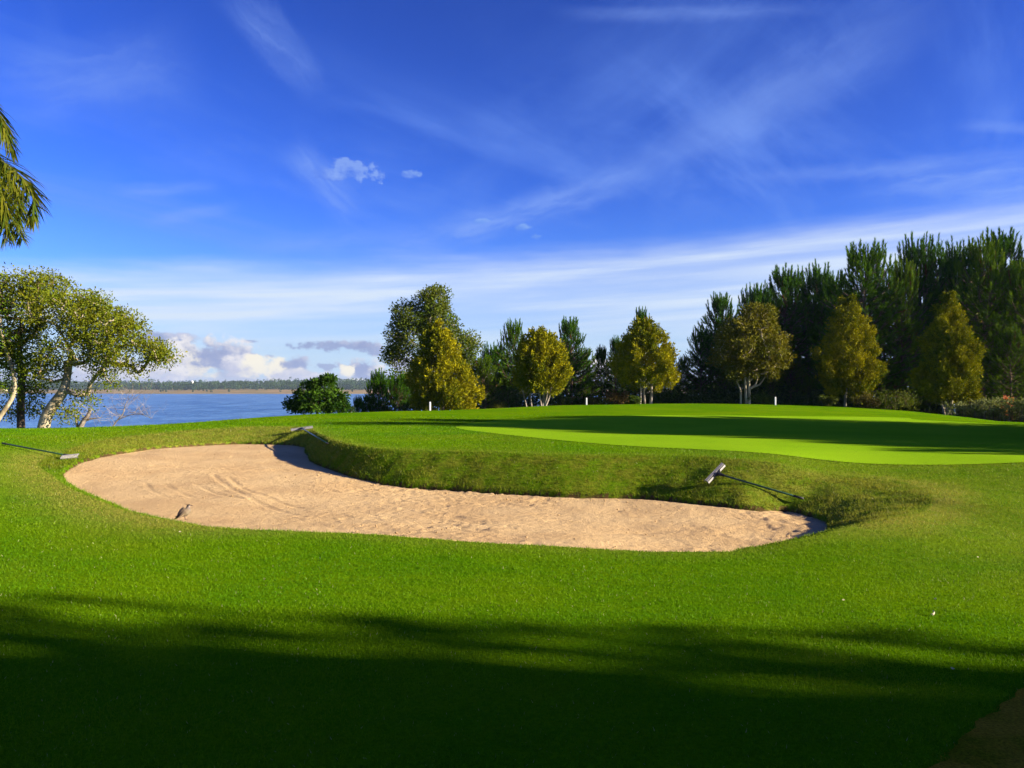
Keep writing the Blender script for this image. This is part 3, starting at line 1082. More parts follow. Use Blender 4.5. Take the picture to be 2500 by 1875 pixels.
def pine_meshes(seed, h=11.0, rb=2.5, clear=0.10, tint=(0.014, 0.055, 0.004), tint2=(0.070, 0.165, 0.007), lean=0.0, sparse=1.0):
    rng = np.random.default_rng(seed)
    zt = np.linspace(0, h, 14)
    tx = np.c_[0.10 * np.cumsum(rng.normal(0, 0.25, 14)) + lean * zt, 0.10 * np.cumsum(rng.normal(0, 0.25, 14)), zt]
    tx[0, :2] = 0
    pos = lambda z: np.array([np.interp(z, zt, tx[:, 0]), np.interp(z, zt, tx[:, 1]), z])
    wood, need = Geo(), Geo()
    wood.add(*tube(tx, np.interp(zt, [0, h], [0.014 * h + 0.02, 0.02]), 7))
    SA, SB, sh_p, sh_d, sh_l = [], [], [], [], []
    z, ang = clear * h, 0.0
    while z < h * 0.965:
        t = (z / h - clear) / (1 - clear)
        prof = (1 - t) ** 0.60 * (0.62 + 0.38 * min(1, t / 0.22))
        nb = 6 if t < 0.8 else 5
        ang += 0.7 + rng.uniform(0, 0.6)
        for b in range(nb):
            if rng.uniform() > 0.92 * sparse:
                continue
            a = ang + b / nb * 2 * math.pi + rng.normal(0, 0.22)
            L = rb * prof * rng.uniform(0.55, 1.2) + 0.25
            el = R(4 + 46 * t ** 1.2 + rng.normal(0, 9))
            rad = np.array([math.cos(a), math.sin(a), 0])
            p0 = pos(z)
            s = np.linspace(0, 1, 5)[:, None]
            pts = p0 + rad * L * s * math.cos(el) + np.array([0, 0, 1.0]) * (L * s * math.sin(el) + 0.28 * L * s ** 2.4 - 0.10 * L * s * (1 - t))
            SA.append(pts[:-1])
            SB.append(pts[1:])
            tip = nrm(pts[-1] - pts[-2])
            sh_p.append(pts[-1])
            up_ = sstep(0.45, 0.85, t)
            sh_d.append(nrm(tip * (0.95 - 0.75 * up_) + [0, 0, 0.30 + 1.0 * up_]))
            sh_l.append(rng.uniform(0.45, 0.70) + 0.75 * sstep(0.5, 0.9, t))
            nt = int(3 + L * 4.0) if t < 0.6 else int(2 + L * 1.8)
            for q in np.linspace(0.30, 0.97, nt):
                k = min(int(q * 4), 3)
                p = pts[k] + (pts[k + 1] - pts[k]) * (q * 4 - k)
                sd = np.cross(rad, [0, 0, 1.0]) * (1 if rng.uniform() < 0.5 else -1)
                tw = nrm(sd * rng.uniform(0.3, 1.0) + rad * rng.uniform(0.2, 0.9) + [0, 0, rng.uniform(-0.05, 0.5)])
                tl = rng.uniform(0.15, 0.5) * (0.5 + 0.32 * L * (1.1 - q))
                e = p + tw * tl
                SA.append(p[None])
                SB.append(e[None])
                sh_p.append(e)
                sh_d.append(nrm(tw * (0.95 - 0.65 * up_) + [0, 0, 0.35 + 0.85 * up_]))
                sh_l.append(rng.uniform(0.32, 0.55) + 0.45 * sstep(0.5, 0.9, t))
        z += (0.52 - 0.22 * t) * rng.uniform(0.8, 1.2) * h / 11
    for q in range(5):
        a = rng.uniform(0, 6.28)
        a = q * 1.57 + rng.uniform(0, 0.8)
        sh_p.append(pos(h * 0.96) + ([0.40 * math.cos(a), 0.40 * math.sin(a), -0.25] if q else [0, 0, 0]))
        sh_d.append(nrm([0.16 * math.cos(a), 0.16 * math.sin(a), 1.0]) if q else np.array([0, 0, 1.0]))
        sh_l.append(1.6 if q == 0 else rng.uniform(0.9, 1.3))
    A, B = np.concatenate(SA), np.concatenate(SB)
    wood.add(*frusta(A, B, np.full(len(A), 0.028), np.full(len(A), 0.02), 4))
    P, D, L = np.array(sh_p), np.array(sh_d), np.array(sh_l)
    ks = np.maximum(24, (85 * L).astype(int))
    ii = np.repeat(np.arange(len(P)), ks)
    n = len(ii)
    q = rng.uniform(0, 1, (n, 1))
    Dn, Ln = D[ii], L[ii][:, None]
    rd = nrm(np.cross(Dn, rng.normal(size=(n, 3))))
    NP = P[ii] + Dn * (q - 0.30) * Ln
    ND = Dn * (0.70 + 0.6 * q) + rd * (0.72 - 0.30 * q)
    V, Fc = needles(NP, ND, rng.uniform(0.16, 0.29, n), 0.036, rng)
    mixv = rng.uniform(0, 1, len(P))[ii][:, None] * 0.5 + 0.5 * q
    c = (np.array(tint) * (1 - mixv) + np.array(tint2) * mixv) * rng.uniform(0.8, 1.2, (n, 1))
    rust = (rng.uniform(0, 1, len(P)) < 0.012)[ii][:, None]
    c = np.where(rust, np.array([0.14, 0.055, 0.02]), c)
    need.add(V, Fc, np.repeat(c, 3, 0))
    return wood.mesh('trunk', smooth=True), need.mesh('crown')


def golden(name, label, base, crown_c, profile, stems, seed, n_plume, cols, group, wob=0.22, plume=0.40, leaf=0.125, cat='tree', lobes=None, up=0.8):
    """Conifer with upswept flame-like sprays; profile = [(height, radius)] round the axis crown_c."""
    rng = np.random.default_rng(seed)
    base = np.asarray(base, float)
    t = thing(name, label, cat, base, group)
    for pts, rr in stems:
        S = spline(np.array(pts, float), 5, closed=False)
        q = Geo()
        wv_ = np.interp(np.linspace(0, 1, len(S)), np.linspace(0, 1, len(rr)), rr)
        q.add(*tube(S, wv_, 8))
        part('trunk', q.mesh('trunk', (0, 0, 0), True), M_BARK_GREY, t)
    prof_ = np.array(profile, float)
    zz = np.linspace(prof_[0, 0], prof_[-1, 0], 400)
    rr = np.interp(zz, prof_[:, 0], prof_[:, 1])
    cdf = np.cumsum(rr + 0.12)
    cdf /= cdf[-1]
    nc = 95
    zc_ = np.interp((np.arange(nc) + rng.uniform(0, 1, nc)) / nc, cdf, zz)
    thc = np.arange(nc) * 2.39996 + rng.normal(0, 0.3, nc)
    r0c = np.interp(zc_, prof_[:, 0], prof_[:, 1])
    lumpc = fbm(np.stack([np.cos(thc) * 1.3 + seed, np.sin(thc) * 1.3, zc_ * 0.85], 1), 3, seed) - 0.5
    rc_ = r0c * (0.80 + 1.6 * wob * lumpc + rng.normal(0, 0.35 * wob, nc))
    ci = rng.integers(0, nc, n_plume)
    inner = rng.uniform(0, 1, n_plume) < 0.16
    cs = np.minimum(0.40, 0.14 + 0.26 * r0c[ci])
    off = nrm(rng.normal(size=(n_plume, 3))) * (rng.uniform(0, 1, (n_plume, 1)) ** 0.45) * cs[:, None]
    q = np.where(inner, rng.uniform(0.15, 0.7, n_plume), 1.0)
    px_ = rc_[ci] * np.cos(thc[ci]) * q + off[:, 0]
    py2_ = rc_[ci] * np.sin(thc[ci]) * q + off[:, 1]
    z = zc_[ci] + off[:, 2] * 1.25
    th = np.arctan2(py2_, px_)
    r = np.hypot(px_, py2_)
    lump = lumpc[ci]
    lump2 = off[:, 2] / cs * 0.3
    ax = np.interp(z, [prof_[0, 0], prof_[-1, 0]], [0, 1])
    cx = crown_c[0][0] * (1 - ax) + crown_c[1][0] * ax
    cy = crown_c[0][1] * (1 - ax) + crown_c[1][1] * ax
    P = np.stack([cx + r * np.cos(th), cy + r * np.sin(th), z], 1)
    radial = np.stack([np.cos(th), np.sin(th), np.zeros(n_plume)], 1)
    D = nrm(radial * 0.75 + [0, 0, up] + rng.normal(0, 0.35, (n_plume, 3)))
    k = 15
    s = rng.uniform(0, 1, (n_plume, k, 1))
    pl = plume * rng.uniform(0.6, 1.25, (n_plume, 1, 1))
    side = nrm(np.cross(D[:, None], rng.normal(size=(n_plume, k, 3))))
    LP = P[:, None] + D[:, None] * (s - 0.55) * pl + side * 0.16 * pl * (1 - 0.6 * s)
    LD = D[:, None] * (0.6 + 0.4 * s) + side * (0.8 - 0.4 * s) + rng.normal(0, 0.15, (n_plume, k, 3))
    Ln = leaf * rng.uniform(0.7, 1.3, n_plume * k)
    V, Fc = diamonds(LP.reshape(-1, 3), LD.reshape(-1, 3), Ln, Ln * 0.55, rng)
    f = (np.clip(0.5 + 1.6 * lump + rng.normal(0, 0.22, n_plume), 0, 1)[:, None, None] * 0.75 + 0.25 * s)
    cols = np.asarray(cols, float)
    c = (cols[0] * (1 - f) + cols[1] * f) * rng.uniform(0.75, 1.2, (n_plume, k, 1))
    g = Geo()
    g.add(V, Fc, np.repeat(c.reshape(-1, 3), 4, 0))
    part('crown', g.mesh('crown'), M_SPRAY, t)
    return t


def on(u, y):
    """Ground point at depth y below photo column u."""
    x = (u - U0) / F * y
    return np.array([x, y, float(ground_z(x, y)[0])])


# ------------------------------------------------------------------ left: waterside trees, palm, bare shrubs

LCOL = [(0.085, 0.130, 0.006), (0.180, 0.175, 0.008)]
LCOL2 = [(0.065, 0.130, 0.008), (0.120, 0.170, 0.010)]
b = on(103, 27.5)
yA = 27.5
broadleaf('lakeside_tree', 'broad leafy tree on a pale leaning trunk, spreading right over the lake', 'tree', b,
          [b - [0, 0, 0.3], at(113, 1020, yA), at(133, 985, yA), at(155, 955, yA), at(165, 915, yA + .2), at(175, 860, yA + .3)], [0.21, 0.185, 0.17, 0.16, 0.12, 0.07],
          [lobe(330, 862, yA, 80, 36, 34, 1.2), lobe(255, 805, yA, 85, 48, 50, 1.5), lobe(165, 765, yA, 85, 55, 52, 1.6), lobe(292, 915, yA, 55, 28, 12, .8), lobe(190, 850, yA, 75, 40, 34, 1.5),
           lobe(395, 862, yA, 36, 26, 14, .6), lobe(120, 905, yA, 45, 32, 14, 1.0), lobe(205, 975, yA, 18, 18, 4, .4), lobe(172, 1008, yA, 20, 14, 4, .4), lobe(222, 745, yA, 40, 28, 18, .8), lobe(300, 788, yA, 40, 24, 18, .8)],
          101, 86, 0.42, 0.098, LCOL, M_BARK_PALE, tip=0.011)
b = on(52, 28.2)
yB = 28.2
broadleaf('lakeside_tree', 'leafy tree on a thin upright trunk beside the leaning pale trunk', 'tree', b,
          [b - [0, 0, 0.3], at(51, 1000, yB), at(53, 940, yB), at(48, 880, yB), at(50, 800, yB)], [0.14, 0.12, 0.11, 0.09, 0.06],
          [lobe(45, 715, yB, 75, 48, 50, 1.5), lobe(110, 705, yB, 65, 36, 38, 1.2), lobe(25, 790, yB, 70, 50, 46, 1.5), lobe(60, 865, yB, 70, 45, 34, 1.4), lobe(60, 950, yB, 45, 30, 10, .8), lobe(30, 1010, yB, 40, 20, 6, .6), lobe(90, 1000, yB, 26, 20, 4, .5)],
          102, 86, 0.42, 0.098, LCOL, M_BARK_BROWN, tip=0.010)
b = on(-22, 27.0)
yC = 27.0
broadleaf('lakeside_tree', 'leafy tree leaning right on a bare slanting trunk at the water edge', 'tree', b,
          [b - [0, 0, 0.3], at(-5, 1025, yC), at(18, 990, yC), at(35, 955, yC), at(30, 900, yC), at(5, 830, yC)], [0.085, 0.08, 0.075, 0.07, 0.06, 0.04],
          [lobe(-70, 760, yC, 80, 70, 44, 1.6), lobe(-20, 850, yC, 70, 50, 34, 1.4), lobe(-110, 860, yC, 70, 55, 26, 1.4), lobe(0, 930, yC, 50, 30, 12, .8)],
          103, 86, 0.42, 0.098, LCOL2, M_BARK_PALE, tip=0.010)


def bare(name, label, base, stems, seed, n_twig, spread, r0=0.05, twig=0.005):
    rng = np.random.default_rng(seed)
    base = np.asarray(base, float)
    t = thing(name, label, 'shrub', base)
    for pts, rr in stems:
        S = spline(np.array(pts, float), 5, closed=False)
        q = Geo()
        q.add(*tube(S, np.interp(np.linspace(0, 1, len(S)), np.linspace(0, 1, len(rr)), rr), 6))
        part('stem', q.mesh('stem', base, True), M_TWIG, t)
    g = Geo()
    pts_all = np.concatenate([spline(np.array(p, float), 5, closed=False)[3:] for p, _ in stems])
    A, B, RA, RB = [], [], [], []
    for q in range(n_twig):
        p = pts_all[rng.integers(len(pts_all))]
        d = nrm(rng.normal(0, 1, 3) * [1, 0.8, 0.5] + [0, 0, 0.7])
        L = rng.uniform(0.3, 1.0) * spread
        for lev in range(3):
            e = p + d * L * 0.4
            A.append(p); B.append(e); RA.append(twig * (2.2 - 0.6 * lev)); RB.append(twig * (1.6 - 0.5 * lev))
            for s_ in range(2):
                d2 = nrm(d + rng.normal(0, 0.55, 3))
                A.append(e); B.append(e + d2 * L * 0.3); RA.append(twig * 1.1); RB.append(twig * 0.6)
            p, d = e, nrm(d + rng.normal(0, 0.35, 3) + [0, 0, 0.1])
    g.add(*frusta(np.array(A), np.array(B), np.array(RA), np.array(RB), 3))
    part('twigs', g.mesh('twigs', base), M_TWIG, t)['kind'] = 'stuff'
    return t


y = 29.5
b = on(190, y)
bare('bare_shrub', 'dead shrub with a thick broken stem standing before the lake', b,
     [([b - [0, 0, .2], at(203, 1030, y), at(215, 1015, y), at(220, 1000, y)], [0.09, 0.085, 0.07, 0.05]), ([b, at(186, 1025, y), at(184, 1012, y)], [0.05, 0.04, 0.03]),
      ([at(205, 1028, y), at(225, 1022, y), at(245, 1020, y)], [0.05, 0.03, 0.015])], 201, 26, 1.0, twig=0.0036)
y = 31
b = on(262, y)
bare('bare_shrub', 'fine leafless shrub with arching twigs before the lake', b,
     [([b - [0, 0, .2], at(285, 1028, y), at(300, 1010, y), at(308, 985, y), at(325, 965, y)], [0.03, 0.024, 0.018, 0.012, 0.006]), ([at(290, 1024, y), at(318, 1013, y), at(345, 1012, y), at(370, 1022, y)], [0.02, 0.015, 0.010, 0.006])],
     202, 60, 1.0, twig=0.0026)

# feather palm whose crown leans in at the left edge
rp = np.random.default_rng(77)
py_ = 16.0
pc = at(-215, 330, py_)
pb = on(-225, py_)
palm = thing('palm_tree', 'feather palm whose drooping fronds hang in at the upper left', 'palm', pb)
zt = np.linspace(0, 1, 12)
g = Geo()
g.add(*tube(np.stack([pb[0] + (pc[0] - pb[0]) * zt ** 2, np.full(12, py_), pb[2] - 0.2 + (pc[2] - pb[2] + 0.2) * zt], 1), np.interp(zt, [0, 0.1, 1], [0.24, 0.17, 0.13]), 10))
part('trunk', g.mesh('trunk', pb, True), M_BARK_GREY, palm)
PCOL = np.array([(0.035, 0.070, 0.006), (0.125, 0.125, 0.008)])


def frond(pts, seed, lmax=0.62):
    rng = np.random.default_rng(seed)
    S = spline(np.array(pts, float), 14, closed=False)
    g = Geo()
    rr = np.interp(np.linspace(0, 1, len(S)), [0, 1], [0.03, 0.005])
    g.add(*tube(S, rr, 5), (0.10, 0.11, 0.02))
    cum = np.r_[0, np.cumsum(np.linalg.norm(np.diff(S, axis=0), axis=1))]
    n = int(cum[-1] * 100)
    q = np.sort(rng.uniform(0.12, 1.0, n))
    P = np.stack([np.interp(q * cum[-1], cum, S[:, i]) for i in range(3)], 1)
    T = np.stack([np.interp(q * cum[-1], cum, np.gradient(S, axis=0)[:, i]) for i in range(3)], 1)
    T = nrm(T)
    sd = nrm(np.cross(T, [0, 0, 1.0]) + rng.normal(0, 0.15, (n, 3))) * np.where(rng.uniform(0, 1, n) < 0.5, 1, -1)[:, None]
    upv = rng.uniform(-0.45, 0.5, (n, 1)) * np.array([[0, 0, 1.0]])
    D = nrm(sd * 0.75 + T * 0.55 + upv)
    L = lmax * np.sin(np.pi * np.clip(0.15 + 0.85 * q, 0, 1)) ** 0.6 * rng.uniform(0.75, 1.1, n) + 0.14
    # each leaflet: a strip that bends down under its own weight
    W = nrm(np.cross(D, [0, 0, 1.0]) + rng.normal(0, 0.3, (n, 3)))
    st = np.array([0, 0.35, 0.7, 1.0])
    wd = np.array([0.7, 1.0, 0.7, 0.06]) * 0.016
    V = np.empty((n, 8, 3))
    for a_, (s_, w_) in enumerate(zip(st, wd)):
        c_ = P + D * (L * s_)[:, None] + np.array([0, 0, -1.0]) * (0.42 * L * s_ ** 2.0)[:, None]
        V[:, 2 * a_] = c_ - W * w_
        V[:, 2 * a_ + 1] = c_ + W * w_
    qd = np.array([[0, 1, 3], [0, 3, 2], [2, 3, 5], [2, 5, 4], [4, 5, 7], [4, 7, 6]])
    Fc = (np.arange(n)[:, None, None] * 8 + qd[None]).reshape(-1, 3)
    f = rng.uniform(0, 1, (n, 1, 1))
    c = np.broadcast_to(PCOL[0] * (1 - f) + PCOL[1] * f, (n, 8, 3))
    g.add(V.reshape(-1, 3), Fc, c.reshape(-1, 3))
    part('frond', g.mesh('frond', pb), M_LEAF, palm)


fr = lambda *p: [pc] + [at(u, v, py_ + d) for u, v, d in p]
frond(fr((-120, 215, .1), (-40, 240, .2), (0, 290, .25), (22, 345, .3), (30, 372, .3)), 1, 0.5)
frond(fr((-130, 300, -.2), (-50, 360, -.3), (20, 405, -.4), (70, 455, -.4), (82, 505, -.4), (74, 540, -.4)), 2, 0.55)
frond(fr((-120, 320, .4), (-50, 380, .6), (-8, 440, .7), (14, 510, .7), (14, 585, .7)), 3, 0.6)
frond(fr((-110, 290, .8), (-30, 380, 1.2), (20, 430, 1.3), (44, 490, 1.3), (46, 545, 1.3)), 4, 0.55)
for q in range(12):
    a = 1.0 + q / 12 * 5.2
    dx, dy = math.cos(a), math.sin(a)
    if dx > 0.45:
        continue
    e = rp.uniform(0.3, 1.0)
    Lf = rp.uniform(2.6, 3.2)
    p = [pc + np.array([dx * Lf * s, dy * Lf * s, Lf * (0.75 * e * s - (0.55 + 0.7 * e) * s * s)]) for s in (0, .25, .5, .75, 1)]
    frond(p, 20 + q)

# ------------------------------------------------------------------ middle: shrub, tall tree, small pines by the lake

y = 38.0
b = on(775, y)
broadleaf('lakeside_shrub', 'round glossy green shrub alone on the lawn edge before the lake', 'shrub', b,
          [b - [0, 0, 0.3], at(775, 990, y), at(780, 970, y)], [0.07, 0.06, 0.05],
          [lobe(780, 975, y, 62, 26, 46, .9), lobe(790, 945, y, 32, 20, 26, .6), lobe(725, 990, y, 25, 14, 12, .5), lobe(830, 990, y, 22, 14, 12, .5), lobe(800, 922, y, 12, 12, 7, .3), lobe(758, 948, y, 26, 16, 12, .5), lobe(836, 966, y, 14, 12, 7, .3), lobe(708, 985, y, 10, 12, 6, .3), lobe(745, 968, y, 30, 14, 10, .5), lobe(780, 994, y, 66, 12, 30, .8), lobe(735, 998, y, 24, 9, 9, .4), lobe(822, 998, y, 24, 9, 9, .4)],
          111, 52, 0.20, 0.17, [(0.014, 0.050, 0.005), (0.070, 0.140, 0.008)], M_BARK_BROWN, crown='foliage', wood='stem', aspect=0.42)

y = 58.0
b = on(1045, y)
TCOL = [(0.055, 0.105, 0.008), (0.130, 0.145, 0.010)]
broadleaf('tall_tree', 'tall airy green tree rising behind the leftmost golden conifer', 'tree', b,
          [b - [0, 0, .3], at(1040, 940, y), at(1043, 880, y), at(1046, 820, y), at(1052, 760, y), at(1058, 722, y)], [0.26, 0.22, 0.18, 0.14, 0.08, 0.04],
          [lobe(1058, 735, y, 36, 36, 46, 1.0), lobe(1070, 785, y, 44, 45, 56, 1.2), lobe(1000, 775, y, 38, 42, 46, 1.1), lobe(968, 825, y, 28, 45, 30, .9), lobe(955, 865, y, 16, 26, 9, .6), lobe(1020, 840, y, 55, 55, 50, 1.3),
           lobe(1110, 850, y, 40, 50, 40, 1.1), lobe(1145, 845, y, 20, 40, 20, .7), lobe(1130, 920, y, 42, 42, 40, 1.1), lobe(1110, 960, y, 35, 24, 16, .9), lobe(1000, 920, y, 55, 60, 50, 1.3), lobe(985, 975, y, 40, 25, 24, 1.0)],
          121, 75, 0.55, 0.18, TCOL, M_BARK_GREY, tip=0.014)

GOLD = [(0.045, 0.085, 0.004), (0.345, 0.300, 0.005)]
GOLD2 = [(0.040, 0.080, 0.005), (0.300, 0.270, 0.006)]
GGRP = 'golden conifers behind the green'
K = 52.0 / F


def gtree(label, u, y, prof_px, top_du, stems_px, seed, n, cols, wob, vb=990, cu=0, up=0.8):
    """prof_px: (v, half width px) from crown bottom to top; stems_px: lists of (du, v)."""
    base = on(u, y)
    s = y / F
    v0 = VH + (ZC - base[2]) / s
    zf = lambda v: (v0 - v) * s
    prof_ = [(zf(v), w * s) for v, w in prof_px]
    stems = []
    for pts, rr in stems_px:
        stems.append(([[du * s, 0.10 * math.sin(i_ + du), zf(v) - (0.25 if i_ == 0 else 0)] for i_, (du, v) in enumerate(pts)], rr))
    return golden('golden_conifer', label, base, ((cu * s, 0), ((cu + top_du) * s, 0)), prof_, stems, seed, n, cols, GGRP, wob, up=up)


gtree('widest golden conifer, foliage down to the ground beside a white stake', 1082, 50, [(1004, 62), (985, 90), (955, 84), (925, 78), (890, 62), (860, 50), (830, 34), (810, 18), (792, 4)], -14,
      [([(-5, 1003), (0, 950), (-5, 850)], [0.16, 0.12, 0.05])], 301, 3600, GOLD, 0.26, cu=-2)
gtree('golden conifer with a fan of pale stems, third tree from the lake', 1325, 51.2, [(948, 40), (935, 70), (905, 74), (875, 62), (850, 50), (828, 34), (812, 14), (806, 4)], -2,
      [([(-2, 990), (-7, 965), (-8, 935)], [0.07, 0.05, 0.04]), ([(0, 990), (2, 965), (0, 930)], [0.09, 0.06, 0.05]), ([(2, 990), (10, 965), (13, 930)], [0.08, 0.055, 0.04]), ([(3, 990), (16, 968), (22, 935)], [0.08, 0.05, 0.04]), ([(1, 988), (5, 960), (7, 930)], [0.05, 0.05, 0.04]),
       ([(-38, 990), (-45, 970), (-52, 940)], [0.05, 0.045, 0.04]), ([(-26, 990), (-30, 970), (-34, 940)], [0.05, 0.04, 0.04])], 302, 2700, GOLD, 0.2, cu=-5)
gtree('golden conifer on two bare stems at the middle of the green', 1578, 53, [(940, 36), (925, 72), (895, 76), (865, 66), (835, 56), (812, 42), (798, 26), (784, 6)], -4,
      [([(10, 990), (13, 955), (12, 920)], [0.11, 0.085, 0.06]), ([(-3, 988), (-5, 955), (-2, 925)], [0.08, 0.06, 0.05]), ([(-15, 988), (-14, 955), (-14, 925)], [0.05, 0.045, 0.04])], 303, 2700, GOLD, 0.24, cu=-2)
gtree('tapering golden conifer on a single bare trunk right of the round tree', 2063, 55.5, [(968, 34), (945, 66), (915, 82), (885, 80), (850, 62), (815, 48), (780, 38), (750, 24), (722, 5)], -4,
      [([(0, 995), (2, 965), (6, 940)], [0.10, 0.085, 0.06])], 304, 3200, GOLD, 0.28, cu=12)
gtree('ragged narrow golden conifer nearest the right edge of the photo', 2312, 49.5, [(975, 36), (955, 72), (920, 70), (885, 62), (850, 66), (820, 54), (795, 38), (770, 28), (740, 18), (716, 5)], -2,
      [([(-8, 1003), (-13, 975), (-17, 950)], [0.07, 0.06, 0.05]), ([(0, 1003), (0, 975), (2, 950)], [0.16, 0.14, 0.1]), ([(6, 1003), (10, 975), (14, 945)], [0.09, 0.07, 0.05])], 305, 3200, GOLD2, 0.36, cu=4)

y = 55.0
b = on(1828, y)
broadleaf('round_tree', 'round-headed olive tree with forked pale trunks, flanked by golden conifers', 'tree', b,
          [b - [0, 0, .3], at(1829, 960, y), at(1828, 930, y), at(1835, 880, y)], [0.13, 0.10, 0.09, 0.05],
          [lobe(1835, 850, y, 92, 70, 150, 2.0), lobe(1850, 775, y, 45, 32, 44, 1.1), lobe(1880, 880, y, 50, 45, 40, 1.2), lobe(1800, 890, y, 62, 45, 44, 1.4), lobe(1830, 820, y, 80, 60, 60, 1.8)],
          131, 58, 0.42, 0.21, [(0.070, 0.088, 0.006), (0.165, 0.140, 0.010)], M_BARK_PALE,
          extra_stems=[([b + [-.15, 0, -.2], at(1820, 950, y), at(1818, 920, y), at(1812, 900, y)], [0.10, 0.08, 0.07, 0.05]), ([at(1830, 950, y), at(1845, 938, y), at(1850, 915, y)], [0.08, 0.06, 0.04]),
                       ([at(1838, 945, y), at(1855, 938, y), at(1868, 920, y)], [0.06, 0.05, 0.03]), ([b + [-.5, 0.1, -.2], at(1808, 955, y), at(1798, 930, y)], [0.07, 0.06, 0.04])], shell=0.35, droop=0.35, aspect=0.45)

# ------------------------------------------------------------------ pines

PV = []
for q, kw in enumerate([dict(h=11, rb=2.9), dict(h=11, rb=3.1, tint=(0.022, 0.068, 0.004), tint2=(0.105, 0.200, 0.007)), dict(h=11, rb=2.5), dict(h=11, rb=3.3), dict(h=11, rb=3.5, clear=0.04, tint=(0.026, 0.072, 0.004), tint2=(0.130, 0.205, 0.007))]):
    PV.append(pine_meshes(900 + q, **kw))
rpn = np.random.default_rng(8)


def pine(u, vtop, y, var, label, group=None, wide=1.0, xyz=None, h=None):
    base = on(u, y) if xyz is None else np.array([xyz[0], xyz[1], float(ground_z(xyz[0], xyz[1])[0])])
    if h is None:
        h = (ZC - (vtop - VH) / F * y) - base[2]
    t = thing('pine_tree', label, 'tree', base - [0, 0, 0.15], group, rpn.uniform(0, 6.28))
    s = h / 11.6
    t.scale = (s * wide, s * wide, s)
    part('trunk', PV[var][0], M_BARK_BROWN, t)
    part('crown', PV[var][1], M_NEEDLE, t)
    return t


PG = 'pines behind the golden conifers'
PL = 'dark pines massed behind the round tree'
for args in [
    (1255, 786, 60, 1, 'green pine with upright candle tips left of the fan-stemmed conifer', PG, 1.0),
    (1205, 845, 66, 3, 'dark low pine in the gap right of the tall airy tree', PG, 1.2),
    (1396, 778, 61, 0, 'green pine standing clear between the second and third golden conifers', PG, 1.25),
    (1468, 845, 64, 2, 'small thin pine between two golden conifers with sky showing through', PG, 1.15),
    (1562, 754, 58, 0, 'pine whose two tips rise over the middle golden conifer', PG, 0.9),
    (1503, 822, 60, 2, 'narrow dark pine at the left flank of the middle golden conifer', PG, 1.0),
    (1180, 872, 57, 4, 'bushy dark pine close behind the right edge of the widest golden conifer', PG, 1.3),
    (1292, 838, 62, 4, 'full dark pine filling in behind the fan-stemmed conifer', PG, 1.25),
    (1378, 838, 66, 4, 'dark pine behind the right side of the fan-stemmed conifer', PG, 1.3),
    (1425, 850, 63, 4, 'bushy green pine right of the clear-standing pine', PG, 1.2),
    (1520, 860, 66, 4, 'dark bushy pine behind the left side of the two-stemmed conifer', PG, 1.3),
    (1625, 840, 64, 4, 'full dark pine behind the right side of the two-stemmed conifer', PG, 1.3),
    (1225, 905, 60, 4, 'low bushy pine between the first two golden conifers', PG, 1.5),
    (1430, 905, 66, 3, 'lowest pine, a small dark one behind the white stake', PG, 1.2),
    (1668, 870, 67, 3, 'short dark pine just right of the middle golden conifer', PG, 1.1),
    (1762, 722, 68, 0, 'pine whose tip shows over the left shoulder of the round tree', PG, 1.25),
    (1712, 800, 67, 3, 'dark pine stepping down towards the middle golden conifer', PG, 1.0),
    (2110, 602, 60, 1, 'tall sunlit pine rising behind the single-trunk golden conifer', PG, 1.25),
    (2245, 588, 71, 3, 'tall thin-crowned dark pine with sky showing through its branches', PG, 1.0),
    (2200, 640, 62, 4, 'sunlit pine between the two rightmost golden conifers', PG, 0.8),
    (2405, 592, 57.5, 4, 'broad sunlit pine behind the ragged golden conifer', PG, 1.0),
    (2335, 603, 73, 3, 'broad dark pine behind the tip of the ragged golden conifer', PG, 1.1),
    (2448, 574, 62, 0, 'tallest pine, its spiky top near the right edge', PG, 1.25),
    (2505, 640, 56, 4, 'sunlit pine cut by the right edge of the photo', PG, 1.0),
    (2470, 800, 54, 4, 'low bushy pine whose boughs hang over the orange shrub', PG, 1.25),
    (926, 905, 55, 2, 'dark pine at the left foot of the tall airy tree', PG, 1.2),
    (905, 960, 52, 3, 'small dark pine leaning towards the lake', PG, 1.3),
    (873, 965, 50, 2, 'smallest dark pine by the water', PG, 1.0),
    (972, 915, 56, 3, 'dark pine tucked behind the widest golden conifer', PG, 1.2),
    (1850, 700, 69, 3, 'dark pine behind the top of the round tree', PG, 1.1),
    (1910, 660, 70, 0, 'spiky dark pine over the right shoulder of the round tree', PG, 1.25),
    (1992, 655, 71, 3, 'dark pine filling the gap between round tree and golden conifer', PG, 1.1),
    (2045, 672, 69, 0, 'dark pine left of the tall sunlit pine', PG, 0.9)]:
    pine(*args)
for u, vt, yy, var, w in [(1735, 770, 73, 4, 1.2), (1800, 735, 74, 3, 1.3), (1875, 700, 76, 4, 1.2), (1950, 690, 76, 3, 1.3), (2020, 690, 75, 4, 1.2), (2080, 670, 75, 4, 1.1), (2160, 650, 76, 3, 1.3), (2290, 640, 77, 4, 1.2),
                          (2370, 640, 77, 4, 1.2), (2440, 630, 78, 3, 1.2), (2520, 600, 76, 4, 1.1), (1830, 820, 66, 4, 1.3), (1930, 820, 66, 4, 1.3), (2010, 810, 65, 4, 1.3), (2180, 830, 65, 4, 1.3), (2270, 830, 64, 4, 1.3), (1770, 840, 66, 4, 1.3), (1700, 880, 68, 4, 1.3),
                          (1650, 905, 70, 4, 1.3), (1880, 860, 63, 4, 1.3), (1975, 880, 62, 4, 1.3)]:
    pine(u, vt + 40, yy, var, 'dark pine in the shaded mass behind the golden conifers', PL, w)
